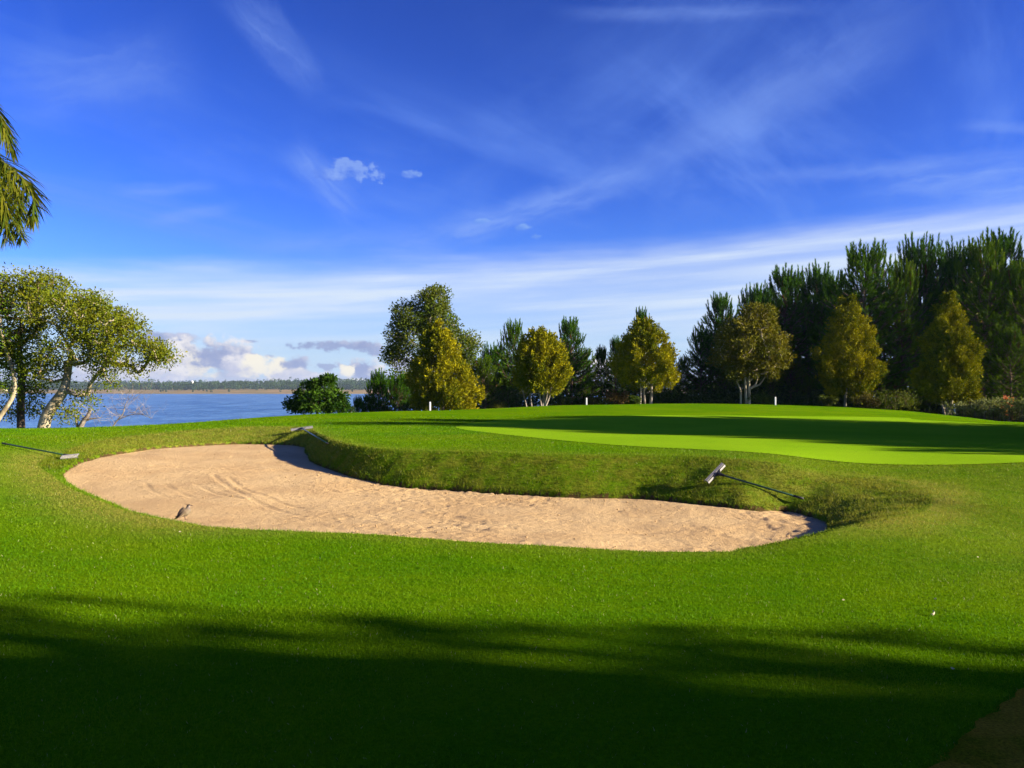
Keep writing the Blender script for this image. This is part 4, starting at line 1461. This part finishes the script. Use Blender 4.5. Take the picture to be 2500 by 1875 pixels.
# the same plantation goes on to the right, outside the frame, and shades the green
OG = 'pines outside the frame to the right'
for px_, py2, h, var, w in [(25, 19.8, 10.2, 4, 1.0), (25.5, 17.0, 8.0, 4, 1.15), (25, 14.3, 6.2, 4, 1.2), (27, 21.8, 10.2, 1, 1.1), (28.5, 18.4, 10.0, 4, 1.1), (29, 15.6, 8.2, 4, 1.2), 
                            (31, 20.6, 11.0, 4, 1.1), (32, 17.5, 10.0, 4, 1.1), (33, 23.5, 10.5, 1, 1.1), (24, 22.4, 8.5, 4, 1.1), (36, 19, 11.5, 4, 1.1), (36, 22, 11.5, 4, 1.1), (28, 13.2, 6.3, 4, 1.2), (33, 14.8, 8.5, 4, 1.2), (18, 21.2, 6.8, 4, 1.0), (18.3, 19.7, 6.1, 1, 1.0), (18, 18.3, 5.6, 4, 1.0), (18.2, 16.9, 4.6, 1, 1.0), (18, 15.6, 3.9, 4, 1.1), (18.3, 22.9, 6.2, 4, 1.0), (19.5, 24.0, 5.6, 1, 1.25), (18.2, 14.5, 3.7, 4, 1.2), (22.5, 26.5, 6.2, 4, 1.3), (23.5, 28.2, 5.6, 1, 1.3)]:
    pine(0, 0, 0, var, 'tall pine beside the green, casting long shade across it', OG, w, xyz=(px_, py2), h=h)

for px_, py2, h, var, w in [(45.5, 60, 16, 4, 1.1), (48, 62.5, 17.5, 4, 1.1), (48.5, 65.5, 17, 4, 1.1), (50, 60.5, 18, 4, 1.1), (52, 65, 18, 4, 1.1), (55, 61.5, 19, 4, 1.1), (51, 68.5, 18, 4, 1.1), (58, 66, 20, 4, 1.1), (54, 70, 19, 4, 1.1), (61, 62, 20, 4, 1.1)]:
    pine(0, 0, 0, var, 'tall pine beyond the right edge, shading the dark pines', 'tall pines beyond the right edge', w, xyz=(px_, py2), h=h)

# ------------------------------------------------------------------ trees behind the viewer on the right that shade the foreground
for q, (tx_, ty_, hh, rr) in enumerate([(24, -6.4, 13.5, 4.3), (30, -9.5, 15.0, 5.0), (33, -14.0, 15.5, 5.2), (21, -9.5, 13.0, 4.5), (17.5, -6.2, 10.0, 3.3), (26.5, -5.4, 13.0, 4.2), (36, -10, 16, 5), (20, -5.6, 11.0, 3.4), (21.5, -3.5, 9.2, 2.5), (25, -12, 14, 5.0)]):
    b = np.array([tx_, ty_, float(ground_z(tx_, ty_)[0])])
    broadleaf('shade_tree', 'large leafy tree behind the viewer that shades the near lawn', 'tree', b,
              [b - [0, 0, .3], b + [0, 0, hh * .25], b + [0.2, 0.1, hh * .5], b + [0, 0, hh * .8]], [0.35, 0.3, 0.22, 0.1],
              [(b + [0, 0, hh * .66], (rr, rr, hh * .34), 130), (b + [0, 0, hh * .36], (rr * .85, rr * .85, hh * .28), 90)], 500 + q, 60, 1.0, 0.45, [(0.05, 0.085, 0.012), (0.08, 0.11, 0.014)], M_BARK_BROWN, 'shade trees behind the viewer', shell=0.3)

# ------------------------------------------------------------------ low shrubs, hedge, flowers under the trees

def shrub(label, u, vtop, y, wpx, seed, cols, n=18, size=0.14, name='shrub', nl=48, cat='shrub'):
    b = on(u, y)
    s = y / F
    v0 = VH + (ZC - b[2]) / s
    hpx = v0 - vtop
    return broadleaf(name, label, cat, b, [b - [0, 0, .15], b + [0, 0, hpx * s * .3], b + [0.03, 0, hpx * s * .6]], [0.04, 0.03, 0.02],
                     [lobe(u, v0 - hpx * .5, y, wpx * .5, hpx * .45, n, wpx * .4 * s)], seed, nl, max(0.16, 0.20 * wpx * s), size, cols, M_BARK_BROWN, crown='foliage', wood='stem', tip=0.008, shell=0.3)


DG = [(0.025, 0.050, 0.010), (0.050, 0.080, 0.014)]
shrub('reddish brown low shrub left of the two-stemmed golden conifer', 1500, 958, 53, 62, 601, [(0.075, 0.050, 0.018), (0.130, 0.080, 0.022)])
shrub('small green shrub at the foot of the two-stemmed golden conifer', 1547, 968, 52, 26, 602, [(0.040, 0.075, 0.010), (0.075, 0.105, 0.012)], 10)
shrub('low reddish shrub right behind the second white stake', 1448, 970, 53, 34, 603, [(0.070, 0.060, 0.020), (0.110, 0.085, 0.022)], 12)
shrub('green shrub between the round tree and the third white stake', 1862, 962, 52.5, 50, 604, [(0.045, 0.085, 0.010), (0.095, 0.125, 0.014)], 16)
shrub('green shrub left of the single-trunk golden conifer', 2022, 966, 53, 40, 605, [(0.050, 0.080, 0.010), (0.095, 0.115, 0.012)], 14)
shrub('spreading olive bush right of the single-trunk golden conifer', 2185, 955, 53, 110, 606, [(0.040, 0.070, 0.006), (0.110, 0.120, 0.010)], 30)
shrub('brownish shrub under the right side of the single-trunk conifer', 2115, 962, 53, 60, 607, [(0.060, 0.060, 0.012), (0.110, 0.085, 0.016)], 18)
shrub('low green shrub right of the fan-stemmed conifer', 1370, 970, 53, 46, 608, [(0.050, 0.070, 0.012), (0.085, 0.100, 0.014)], 14)
shrub('low yellowish shrub left of the fan-stemmed conifer', 1212, 978, 53, 50, 609, [(0.060, 0.075, 0.012), (0.120, 0.115, 0.014)], 14)
shrub('bushy green shrub under the green candle-tipped pine', 1240, 945, 55, 90, 610, [(0.040, 0.075, 0.012), (0.080, 0.110, 0.016)], 26)
shrub('tiny dark shrub alone on the skyline beside the round glossy shrub', 857, 993, 39, 8, 611, DG, 4, 0.10)
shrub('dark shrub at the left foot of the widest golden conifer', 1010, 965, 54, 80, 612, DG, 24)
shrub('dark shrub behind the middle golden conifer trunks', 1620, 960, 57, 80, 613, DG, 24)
shrub('orange flowering shrub at the foot of the pines near the right edge', 2455, 953, 50, 36, 614, [(0.42, 0.12, 0.05), (0.55, 0.20, 0.09)], 12, 0.16)

rng = np.random.default_rng(66)
y = 47.0
hb = on(2440, y)
hedge = thing('hedge', 'long grey-green leafy hedge sloping out at the right edge', 'hedge', hb)
n = 230
uu = rng.uniform(2318, 2760, n)
yy = y + rng.uniform(-1.0, 1.5, n) + (uu - 2440) * -0.006
tops = np.interp(uu, [2318, 2360, 2420, 2500, 2760], [993, 986, 980, 976, 975])
cl = np.array([(lambda g_: [g_[0], g_[1], g_[2] + rng.uniform(0.05, 1) * max(0.2, (ZC - (t_ - VH) / F * y_) - g_[2])])(on(u_, y_)) for u_, y_, t_ in zip(uu, yy, tops)])
g = Geo()
leafy(g, cl, 46, 0.30, 0.17, [(0.100, 0.125, 0.035), (0.190, 0.200, 0.075)], rng)
part('foliage', g.mesh('foliage', hb), M_LEAF, hedge)
g = Geo()
A = cl.copy()
A[:, 2] = ground_z(A[:, 0], A[:, 1]) - 0.05
g.add(*frusta(A, cl, np.full(n, 0.02), np.full(n, 0.01), 4))
part('stems', g.mesh('stems', hb), M_BARK_BROWN, hedge)['kind'] = 'stuff'

# dark undergrowth on the plantation floor
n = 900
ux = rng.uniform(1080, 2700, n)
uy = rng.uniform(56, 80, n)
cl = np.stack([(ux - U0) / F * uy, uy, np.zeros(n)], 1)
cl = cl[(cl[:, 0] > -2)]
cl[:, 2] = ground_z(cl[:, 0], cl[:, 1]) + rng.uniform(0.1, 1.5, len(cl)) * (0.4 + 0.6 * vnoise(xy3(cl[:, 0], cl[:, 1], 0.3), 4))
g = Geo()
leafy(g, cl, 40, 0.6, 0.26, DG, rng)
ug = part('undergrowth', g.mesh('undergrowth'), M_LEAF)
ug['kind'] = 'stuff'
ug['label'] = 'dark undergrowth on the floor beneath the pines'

# ------------------------------------------------------------------ white stakes

def stake(u, vt, vb, y, label):
    b = on(u, y)
    s = y / F
    h = (ZC - (vt - VH) * s) - b[2]
    t = thing('boundary_stake', label, 'stake', b, 'white stakes behind the green')
    w = 0.040
    g = Geo()
    ring = []
    for zz, ww in ((-0.15, w), (h - 0.035, w), (h, w * 0.62)):
        c = 0.22 * ww
        o = [(-ww + c, -ww), (ww - c, -ww), (ww, -ww + c), (ww, ww - c), (ww - c, ww), (-ww + c, ww), (-ww, ww - c), (-ww, -ww + c)]
        ring += [(p_[0], p_[1], zz) for p_ in o]
    Fc = []
    for i_ in range(2):
        for j_ in range(8):
            a_, b_ = i_ * 8 + j_, i_ * 8 + (j_ + 1) % 8
            Fc += [[a_, b_, b_ + 8], [a_, b_ + 8, a_ + 8]]
    Fc += [[16, 16 + j_, 17 + j_] for j_ in range(1, 7)]
    g.add(np.array(ring), Fc)
    part('post', g.mesh('post'), M_WHITE, t)
    return t


stake(1050, 981, 1004, 44.0, 'tallest white stake, before the widest golden conifer')
stake(1432, 971, 989, 49.5, 'white stake on the skyline between two golden conifers')
stake(1893, 969, 988, 49.8, 'white stake in front of dark pines right of the round tree')
stake(2331, 986, 1005, 47.5, 'white stake beside the ragged golden conifer and hedge')

# white tower over the far wood
ty = 1950.0
tb = at(469, 944, ty)
tw = thing('tower', 'pale tower standing above the far wood across the lake', 'tower', tb)
g = Geo()
g.add(*tube([[0, 0, -10], [0, 0, 9.0]], [2.3, 2.3], 12))
part('shaft', g.mesh('shaft'), M_WHITE, tw)
g = Geo()
g.add(*tube([[0, 0, 9.0], [0, 0, 10.0], [0, 0, 13.0], [0, 0, 13.8]], [2.4, 2.9, 2.9, 1.2], 12))
part('tank', g.mesh('tank'), M_WHITE, tw)

# ------------------------------------------------------------------ bunker rakes

def axes(x, z):
    x = nrm(x)
    y_ = nrm(np.cross(z, x))
    return np.stack([x, y_, np.cross(x, y_)], 1)


def rake(label, grip, head, head_dir, up, width=0.56):
    """grip, head: world points of the handle ends; head_dir: direction of the head bar; up: side the bar's back faces."""
    t = thing('bunker_rake', label, 'rake', grip, 'rakes left round the bunker')
    o = np.asarray(grip, float)
    hd = nrm(head - grip)
    p1 = head - hd * 0.06
    g = Geo()
    g.add(*tube([grip, grip + (p1 - grip) * 0.5, p1], [0.015, 0.016, 0.016], 8))
    part('handle', g.mesh('handle', o, True), M_HANDLE, t)
    g = Geo()
    g.add(*tube([grip - hd * 0.005, grip + hd * 0.16], [0.019, 0.019], 8))
    part('grip', g.mesh('grip', o, True), M_BLACK, t)
    bx = nrm(head_dir - hd * (head_dir @ hd) * 0.0)
    n_ = nrm(up - bx * (up @ bx))
    f_ = np.cross(bx, n_)
    # folded channel: two long faces meeting at a shallow ridge, with a lip
    prof_ = [(-0.044, -0.016), (-0.040, 0.002), (-0.012, 0.016), (0.0, -0.004), (0.012, 0.016), (0.040, 0.002), (0.044, -0.016)]
    th_ = 0.006
    g = Geo()
    V = []
    for e in (-.5, .5):
        V += [head + bx * width * e + f_ * a_ + n_ * c_ for a_, c_ in prof_]
        V += [head + bx * width * e + f_ * a_ + n_ * (c_ - th_) for a_, c_ in prof_]
    m = len(prof_)
    Fc = []
    for k_ in range(m - 1):
        for o1, o2, flip in ((0, 2 * m, 0), (m, 3 * m, 1)):
            q_ = [o1 + k_, o1 + k_ + 1, o2 + k_ + 1, o2 + k_]
            Fc += [[q_[0], q_[1], q_[2]], [q_[0], q_[2], q_[3]]]
        for o1 in (0, 2 * m):
            Fc += [[o1 + k_, o1 + k_ + 1, o1 + m + k_ + 1], [o1 + k_, o1 + m + k_ + 1, o1 + m + k_]]
    for k_ in (0, m - 1):
        Fc += [[k_, 2 * m + k_, 3 * m + k_], [k_, 3 * m + k_, m + k_]]
    g.add(np.array(V), Fc)
    part('head_bar', g.mesh('head_bar', o), M_ALU, t)
    g = Geo()
    for e in np.linspace(-.48, .48, 15):
        c_ = head + bx * width * e - f_ * 0.045
        g.add(*tube([c_, c_ - n_ * 0.075], [0.008, 0.005], 5))
    part('tine_row', g.mesh('tine_row', o), M_ALU, t)['kind'] = 'stuff'
    g = Geo()
    g.add(*tube([head - hd * 0.16 - n_ * 0.0, head - hd * 0.02 + n_ * 0.004], [0.024, 0.030], 8))
    g.add(*tube([head - hd * 0.08, head + bx * 0.11], [0.014, 0.012], 6))
    g.add(*tube([head - hd * 0.08, head - bx * 0.11], [0.014, 0.012], 6))
    part('socket', g.mesh('socket', o), M_BLACK, t)
    return t


h0 = hit(1960, 1222)
hh_ = at(1745, 1154, 0) * 0
yh = hit(1745, 1162)[1] - 0.18
hp = at(1747, 1155, yh)
rake('rake lying on the grass bank, pale head raised towards the green', h0 + [0, -0.02, 0.03], hp, at(1768, 1130, yh + .1) - at(1727, 1173, yh - .1), np.array([0.25, -0.85, 0.55]), 0.48)
h0 = hit(6, 1088)
hp = hit(170, 1121)
rake('rake lying flat on the lawn left of the bunker, handle towards the left edge', h0 + [0, 0, 0.05], hp + [0, 0, 0.07], np.array([0.5, 0.87, 0.03]), np.array([-0.62, 0.36, 0.70]), 0.38)
h0 = hit(800, 1088)
hp = hit(738, 1053)
rake('rake at the far corner of the bunker, its handle running into shade', h0 + [0, 0, 0.05], hp + [0, -0.05, 0.09], np.array([0.9, 0.25, 0.12]), np.array([0.0, -0.7, 0.7]), 0.62)

# ------------------------------------------------------------------ the bird

def bird():
    f = hit(452, 1272)
    yb = f[1] + 0.10
    f = np.array([(452 - U0) / F * yb, yb, float(ground_z((452 - U0) / F * yb, yb)[0])])
    t = thing('bird', 'brown and white wading bird with thin crest standing hunched on the sand', 'bird', f)
    # body, neck and head as one lofted skin: tail end to beak root
    sp = [(-0.135, 0.045, 0.010, 0.006), (-0.105, 0.072, 0.032, 0.024), (-0.078, 0.098, 0.054, 0.054), (-0.040, 0.128, 0.070, 0.076), (0.000, 0.152, 0.076, 0.086), (0.034, 0.178, 0.060, 0.066),
          (0.044, 0.204, 0.036, 0.038), (0.046, 0.224, 0.025, 0.026), (0.050, 0.243, 0.026, 0.027), (0.062, 0.254, 0.024, 0.023), (0.080, 0.253, 0.013, 0.012), (0.088, 0.251, 0.004, 0.004)]
    P = np.array([(a_, 0, c_) for a_, c_, _, _ in sp])
    S = spline(P, 4, closed=False)
    q = np.linspace(0, len(sp) - 1, len(S))
    ry = np.interp(q, np.arange(len(sp)), [s_[2] for s_ in sp])
    rz = np.interp(q, np.arange(len(sp)), [s_[3] for s_ in sp])
    T_ = nrm(np.gradient(S, axis=0))
    k = 16
    th_ = np.arange(k) / k * 2 * np.pi
    N_ = np.stack([-T_[:, 2], 0 * T_[:, 0], T_[:, 0]], 1)
    V = S[:, None] + np.cos(th_)[None, :, None] * np.array([0, 1.0, 0]) * ry[:, None, None] + np.sin(th_)[None, :, None] * N_[:, None] * rz[:, None, None]
    up_ = np.sin(th_)[None, :] * np.ones((len(S), 1))
    col = np.where((up_ > -0.35)[..., None], np.array([0.13, 0.095, 0.06]), np.array([0.16, 0.13, 0.085]))
    neck = (q[:, None] > 5.6) * np.ones((1, k))
    col = np.where((neck > 0)[..., None], np.array([0.14, 0.11, 0.09]), col)
    crown_ = (q[:, None] > 7.6) * (up_ > 0.2)
    col = np.where((crown_ > 0)[..., None], np.array([0.03, 0.024, 0.02]), col)
    face = (q[:, None] > 7.6) * (up_ < -0.1)
    col = np.where((face > 0)[..., None], np.array([0.30, 0.24, 0.20]), col)
    col = np.where(((q[:, None] < 1.6) * np.ones((1, k)) > 0)[..., None], np.array([0.03, 0.024, 0.02]), col)
    m = len(S)
    Fc = [[i_ * k + j_, i_ * k + (j_ + 1) % k, (i_ + 1) * k + (j_ + 1) % k, (i_ + 1) * k + j_] for i_ in range(m - 1) for j_ in range(k)]
    part('body', make_mesh('body', V.reshape(-1, 3), Fc, col.reshape(-1, 3), smooth=True), M_LEAF_OPAQUE, t)
    for sgn in (-1, 1):
        # folded wing: a curved shield along the flank
        a_ = np.linspace(0, 1, 9)
        b_ = np.linspace(-1, 1, 7)
        A_, B_ = np.meshgrid(a_, b_, indexing='ij')
        wid = 0.062 * np.sin(np.pi * np.clip(A_ * 0.86 + 0.14, 0, 1)) ** 0.6
        cx_ = 0.030 - 0.165 * A_
        cz_ = 0.178 - 0.115 * A_ + B_ * wid
        cy_ = sgn * (0.080 * np.sin(np.pi * np.clip(0.95 - A_ * 0.80, 0, 1)) ** 0.5 - 0.020 * B_ ** 2 + 0.004)
        Vw = np.stack([cx_ + B_ * 0.02, cy_, cz_], -1).reshape(-1, 3)
        Fw = [[i_ * 7 + j_, i_ * 7 + j_ + 1, (i_ + 1) * 7 + j_ + 1, (i_ + 1) * 7 + j_] for i_ in range(8) for j_ in range(6)]
        cw = np.where((B_ < -0.45)[..., None], np.array([0.22, 0.17, 0.11]), np.array([0.09, 0.065, 0.04])) * (1 - 0.55 * (A_ > 0.8))[..., None]
        part('wing', make_mesh('wing', Vw, Fw, cw.reshape(-1, 3), smooth=True), M_LEAF_OPAQUE, t)
        g = Geo()
        ly = sgn * 0.022
        g.add(*tube([[0.0, ly, 0.115], [0.008, ly, 0.070], [-0.006, ly, 0.058], [0.004, ly, 0.004]], [0.009, 0.005, 0.006, 0.004], 6), (0.20, 0.13, 0.10))
        for dx, dy in ((0.032, 0.0), (0.024, 0.016), (0.024, -0.016), (-0.014, 0.0)):
            g.add(*tube([[0.004, ly, 0.004], [0.004 + dx, ly + dy, 0.002]], [0.003, 0.002], 4), (0.20, 0.13, 0.10))
        part('leg', g.mesh('leg'), M_LEAF_OPAQUE, t)
        g = Geo()
        g.add(*tube([[0.066, sgn * 0.019, 0.258], [0.066, sgn * 0.0245, 0.258]], [0.005, 0.003], 8), (0.02, 0.01, 0.01))
        part('eye', g.mesh('eye'), M_LEAF_OPAQUE, t)
    g = Geo()
    g.add(*tube([[0.084, 0, 0.2525], [0.105, 0, 0.249], [0.128, 0, 0.243]], [0.008, 0.006, 0.001], 6), (0.05, 0.03, 0.03))
    part('bill', g.mesh('bill'), M_LEAF_OPAQUE, t)
    g = Geo()
    g.add(*tube([[0.050, 0, 0.266], [0.020, 0, 0.272], [-0.004, 0, 0.282]], [0.005, 0.003, 0.001], 5), (0.02, 0.016, 0.014))
    part('crest', g.mesh('crest'), M_LEAF_OPAQUE, t)
    g = Geo()
    tv, tf = diamonds(np.array([[-0.105, y_, 0.062] for y_ in (-0.014, -0.007, 0, 0.007, 0.014)]), np.array([[-0.8, y_ * 8, -0.42] for y_ in (-0.014, -0.007, 0, 0.007, 0.014)]), 0.085, 0.022, np.random.default_rng(3), 0.1)
    g.add(tv, tf, (0.03, 0.024, 0.02))
    part('tail', g.mesh('tail'), M_LEAF_OPAQUE, t)
    t.rotation_euler = (0, 0, R(30))
    t.scale = (0.84, 0.84, 0.78)


mo, T = material('plumage')
bb = principled(T, T.mix(1.0, T.n('ShaderNodeAttribute', attribute_name='col').outputs['Color'], T.mix(T.noise(T.n('ShaderNodeTexCoord').outputs['Object'], 120.0, 3, 0.6), (0.7, 0.7, 0.7), (1.3, 1.3, 1.3)), 'MULTIPLY'), 0.75, 0.2)
finish(T, bb.outputs[0])
M_LEAF_OPAQUE = mo
bird()

# ------------------------------------------------------------------ fallen leaves on the lawn

M_HUSK = mat_simple('dry_husk', (0.40, 0.33, 0.20), (0.55, 0.46, 0.30), 30.0, 0.6, 0.3, 0.002)
p = hit(2274, 1504)
husk = thing('dry_husk', 'pale crescent-shaped curled husk lying on the lit lawn', 'leaf', p)
th_ = np.linspace(-2.2, 0.9, 15)
ring = []
for a_ in th_:
    w_ = 0.009 * math.sin((a_ + 2.2) / 3.1 * math.pi) ** 0.6 + 0.001
    c_ = np.array([0.020 * math.cos(a_), 0.016 * math.sin(a_), 0.026 + 0.012 * math.sin(a_)])
    ring += [c_ + [0, 0, -w_], c_ + [0.004 * math.cos(a_), 0.004 * math.sin(a_), 0], c_ + [0, 0, w_]]
Fc = [[i_ * 3 + j_, i_ * 3 + j_ + 1, i_ * 3 + j_ + 4, i_ * 3 + j_ + 3] for i_ in range(14) for j_ in range(2)]
part('shell', make_mesh('shell', np.array(ring), Fc, smooth=True), M_HUSK, husk)
leaf_spots = [(440, 1303, 'bleached leaf on the lawn just below the bird', 1.0), (783, 1369, 'bleached leaf on the lawn below the left half of the bunker', 1.0), (2060, 1471, 'pale leaf in the lit grass left of the curled husk', 0.8),
              (2286, 1470, 'pale leaf in the lit grass just above the curled husk', 0.8), (2322, 1641, 'pale leaf in the shaded grass above the dry patch', 0.8), (980, 1330, 'tiny pale leaf close to the near edge of the sand', 0.6), (1396, 1622, 'small pale leaf in the dark shade near the middle', 0.6), (2385, 1366, 'pale leaf on the lit lawn at the far right', 0.7)]
for q, (u, v, lab, sc) in enumerate(leaf_spots):
    p = hit(u, v)
    rng = np.random.default_rng(700 + q)
    V, Fc = diamonds(np.array([[-.02, 0, 0.022]]), np.array([[1.0, rng.uniform(-.6, .6), rng.uniform(-.1, .3)]]), 0.032 * sc, 0.018 * sc, rng, 0.3)
    lf_ = thing('fallen_leaf', lab, 'leaf', p, 'fallen leaves on the lawn', rng.uniform(0, 6.28))
    part('blade', make_mesh('blade', V, Fc), M_HUSK, lf_)

# ------------------------------------------------------------------ grass blades

def grass(name, label, n, y0, y1, seed, margin=1.0):
    rng = np.random.default_rng(seed)
    yy_ = np.linspace(y0, y1, 600)
    cdf = np.cumsum((yy_ + 1.0) * yy_ ** -1.45 * sstep(y1, y1 * 0.6, yy_))
    yv = np.interp(rng.uniform(0, 1, n), cdf / cdf[-1], yy_)
    xv = rng.uniform(-1, 1, n) * (0.625 * yv + margin)
    z, dS, iS, dL, iL = height(xv, yv, True)
    ring = iL & ~iS
    ok = ~iS | (dS < 0.03)
    # keep the putting green bare
    Q = np.stack([xv, yv], 1)
    GP = spline(np.array(green_outline, float), 6)
    dg = SDF(GP, 0.10, 0.4)(xv, yv)
    ig = dg < 0
    dg = np.abs(dg)
    ok &= ~ig | (dg < 0.05)
    PP = spline(np.array(path_outline, float), 6)
    dp = SDF(PP, 0.05, 0.4)(xv, yv)
    ip = dp < 0
    dp = np.abs(dp)
    wear = np.where(ip, np.clip(1.0 - dp * 0.6, 0.6, 1), 1)
    ok &= rng.uniform(0, 1, n) < wear
    dr = dryness(xv, yv, dS, iS, dL, iL)
    bk = ring * sstep(0.15, 0.6, dS + dL)
    xv, yv, z, dr, bk, ring, ip = xv[ok], yv[ok], z[ok], dr[ok], bk[ok], ring[ok], ip[ok]
    n = len(xv)
    patch = fbm(xy3(xv, yv, 1.0), 4, 61)
    tuft = fbm(xy3(xv, yv, 4.5), 3, 62)
    L = (0.017 + 0.0010 * yv) * rng.uniform(0.55, 1.35, n) * (0.75 + 0.5 * tuft) * (1 + 0.7 * bk * tuft) * np.where(ip, 0.7, 1) * np.where((dS[ok] < 0.07) & (yv > 10), rng.uniform(0.9, 2.2, n), 1)
    W = (0.0026 + 0.00044 * yv) * rng.uniform(0.7, 1.3, n)
    lean = rng.normal(0, 0.55, (n, 2))
    D = np.c_[lean, np.full(n, 0.75)]
    P = np.stack([xv, yv, z - 0.004], 1)
    V, Fc = needles(P, D, L, W, rng)
    f = np.clip((patch - 0.5) * 2.2 + 0.5 + rng.normal(0, 0.25, n), 0, 1)[:, None]
    c = GR_A * (1 - f) + GR_B * f
    fb = np.clip((tuft - 0.5) * 3 + 0.42 + rng.normal(0, 0.2, n), 0, 1)[:, None]
    cb = GR_BANK * (1 - fb) + GR_BROWN * fb
    c = c + (cb - c) * (0.85 * bk)[:, None]
    fd = (np.clip(dr * (0.45 + 1.1 * tuft) + 0.0, 0, 1) * (rng.uniform(0, 1, n) < 0.9))[:, None]
    c = c + (GR_DRY - c) * fd
    thin = sstep(0.56, 0.70, fbm(xy3(xv, yv, 0.45), 3, 77))[:, None] * 0.32 * (rng.uniform(0, 1, (n, 1)) < 0.8)
    c = c + (np.array([0.175, 0.185, 0.012]) - c) * thin
    pale = rng.uniform(0, 1, n) < 0.008
    c[pale] = np.array([0.34, 0.33, 0.16])
    c[ip] = np.where(rng.uniform(0, 1, (ip.sum(), 1)) < 0.55, np.array([0.36, 0.21, 0.02]), np.array([0.15, 0.15, 0.006]))
    c = c * rng.uniform(0.7, 1.3, (n, 1))
    o = part(name, make_mesh(name, V, Fc, np.repeat(c, 3, 0)), M_BLADE)
    o['kind'] = 'stuff'
    o['label'] = label
    return o


grass('grass', 'short mown grass blades on the lawn and the bunker banks', 1150000, 2.9, 34.0, 71)

# ------------------------------------------------------------------ air between the viewer and the far shore
hv, hf = box((0, 5700, 27.5), (19600, 12800, 77))
haze = part('haze', make_mesh('haze', hv, hf), None)
hm, T = material('haze')
vol = T.n('ShaderNodeVolumePrincipled')
vol.inputs['Color'].default_value = (0.62, 0.78, 1.0, 1)
vol.inputs['Density'].default_value = 0.00009
vol.inputs['Anisotropy'].default_value = 0.2
o = T.n('ShaderNodeOutputMaterial')
T.t.links.new(vol.outputs[0], o.inputs['Volume'])
haze.data.materials.append(hm)
haze['kind'] = 'stuff'
haze['label'] = 'faint blue air over the lake'
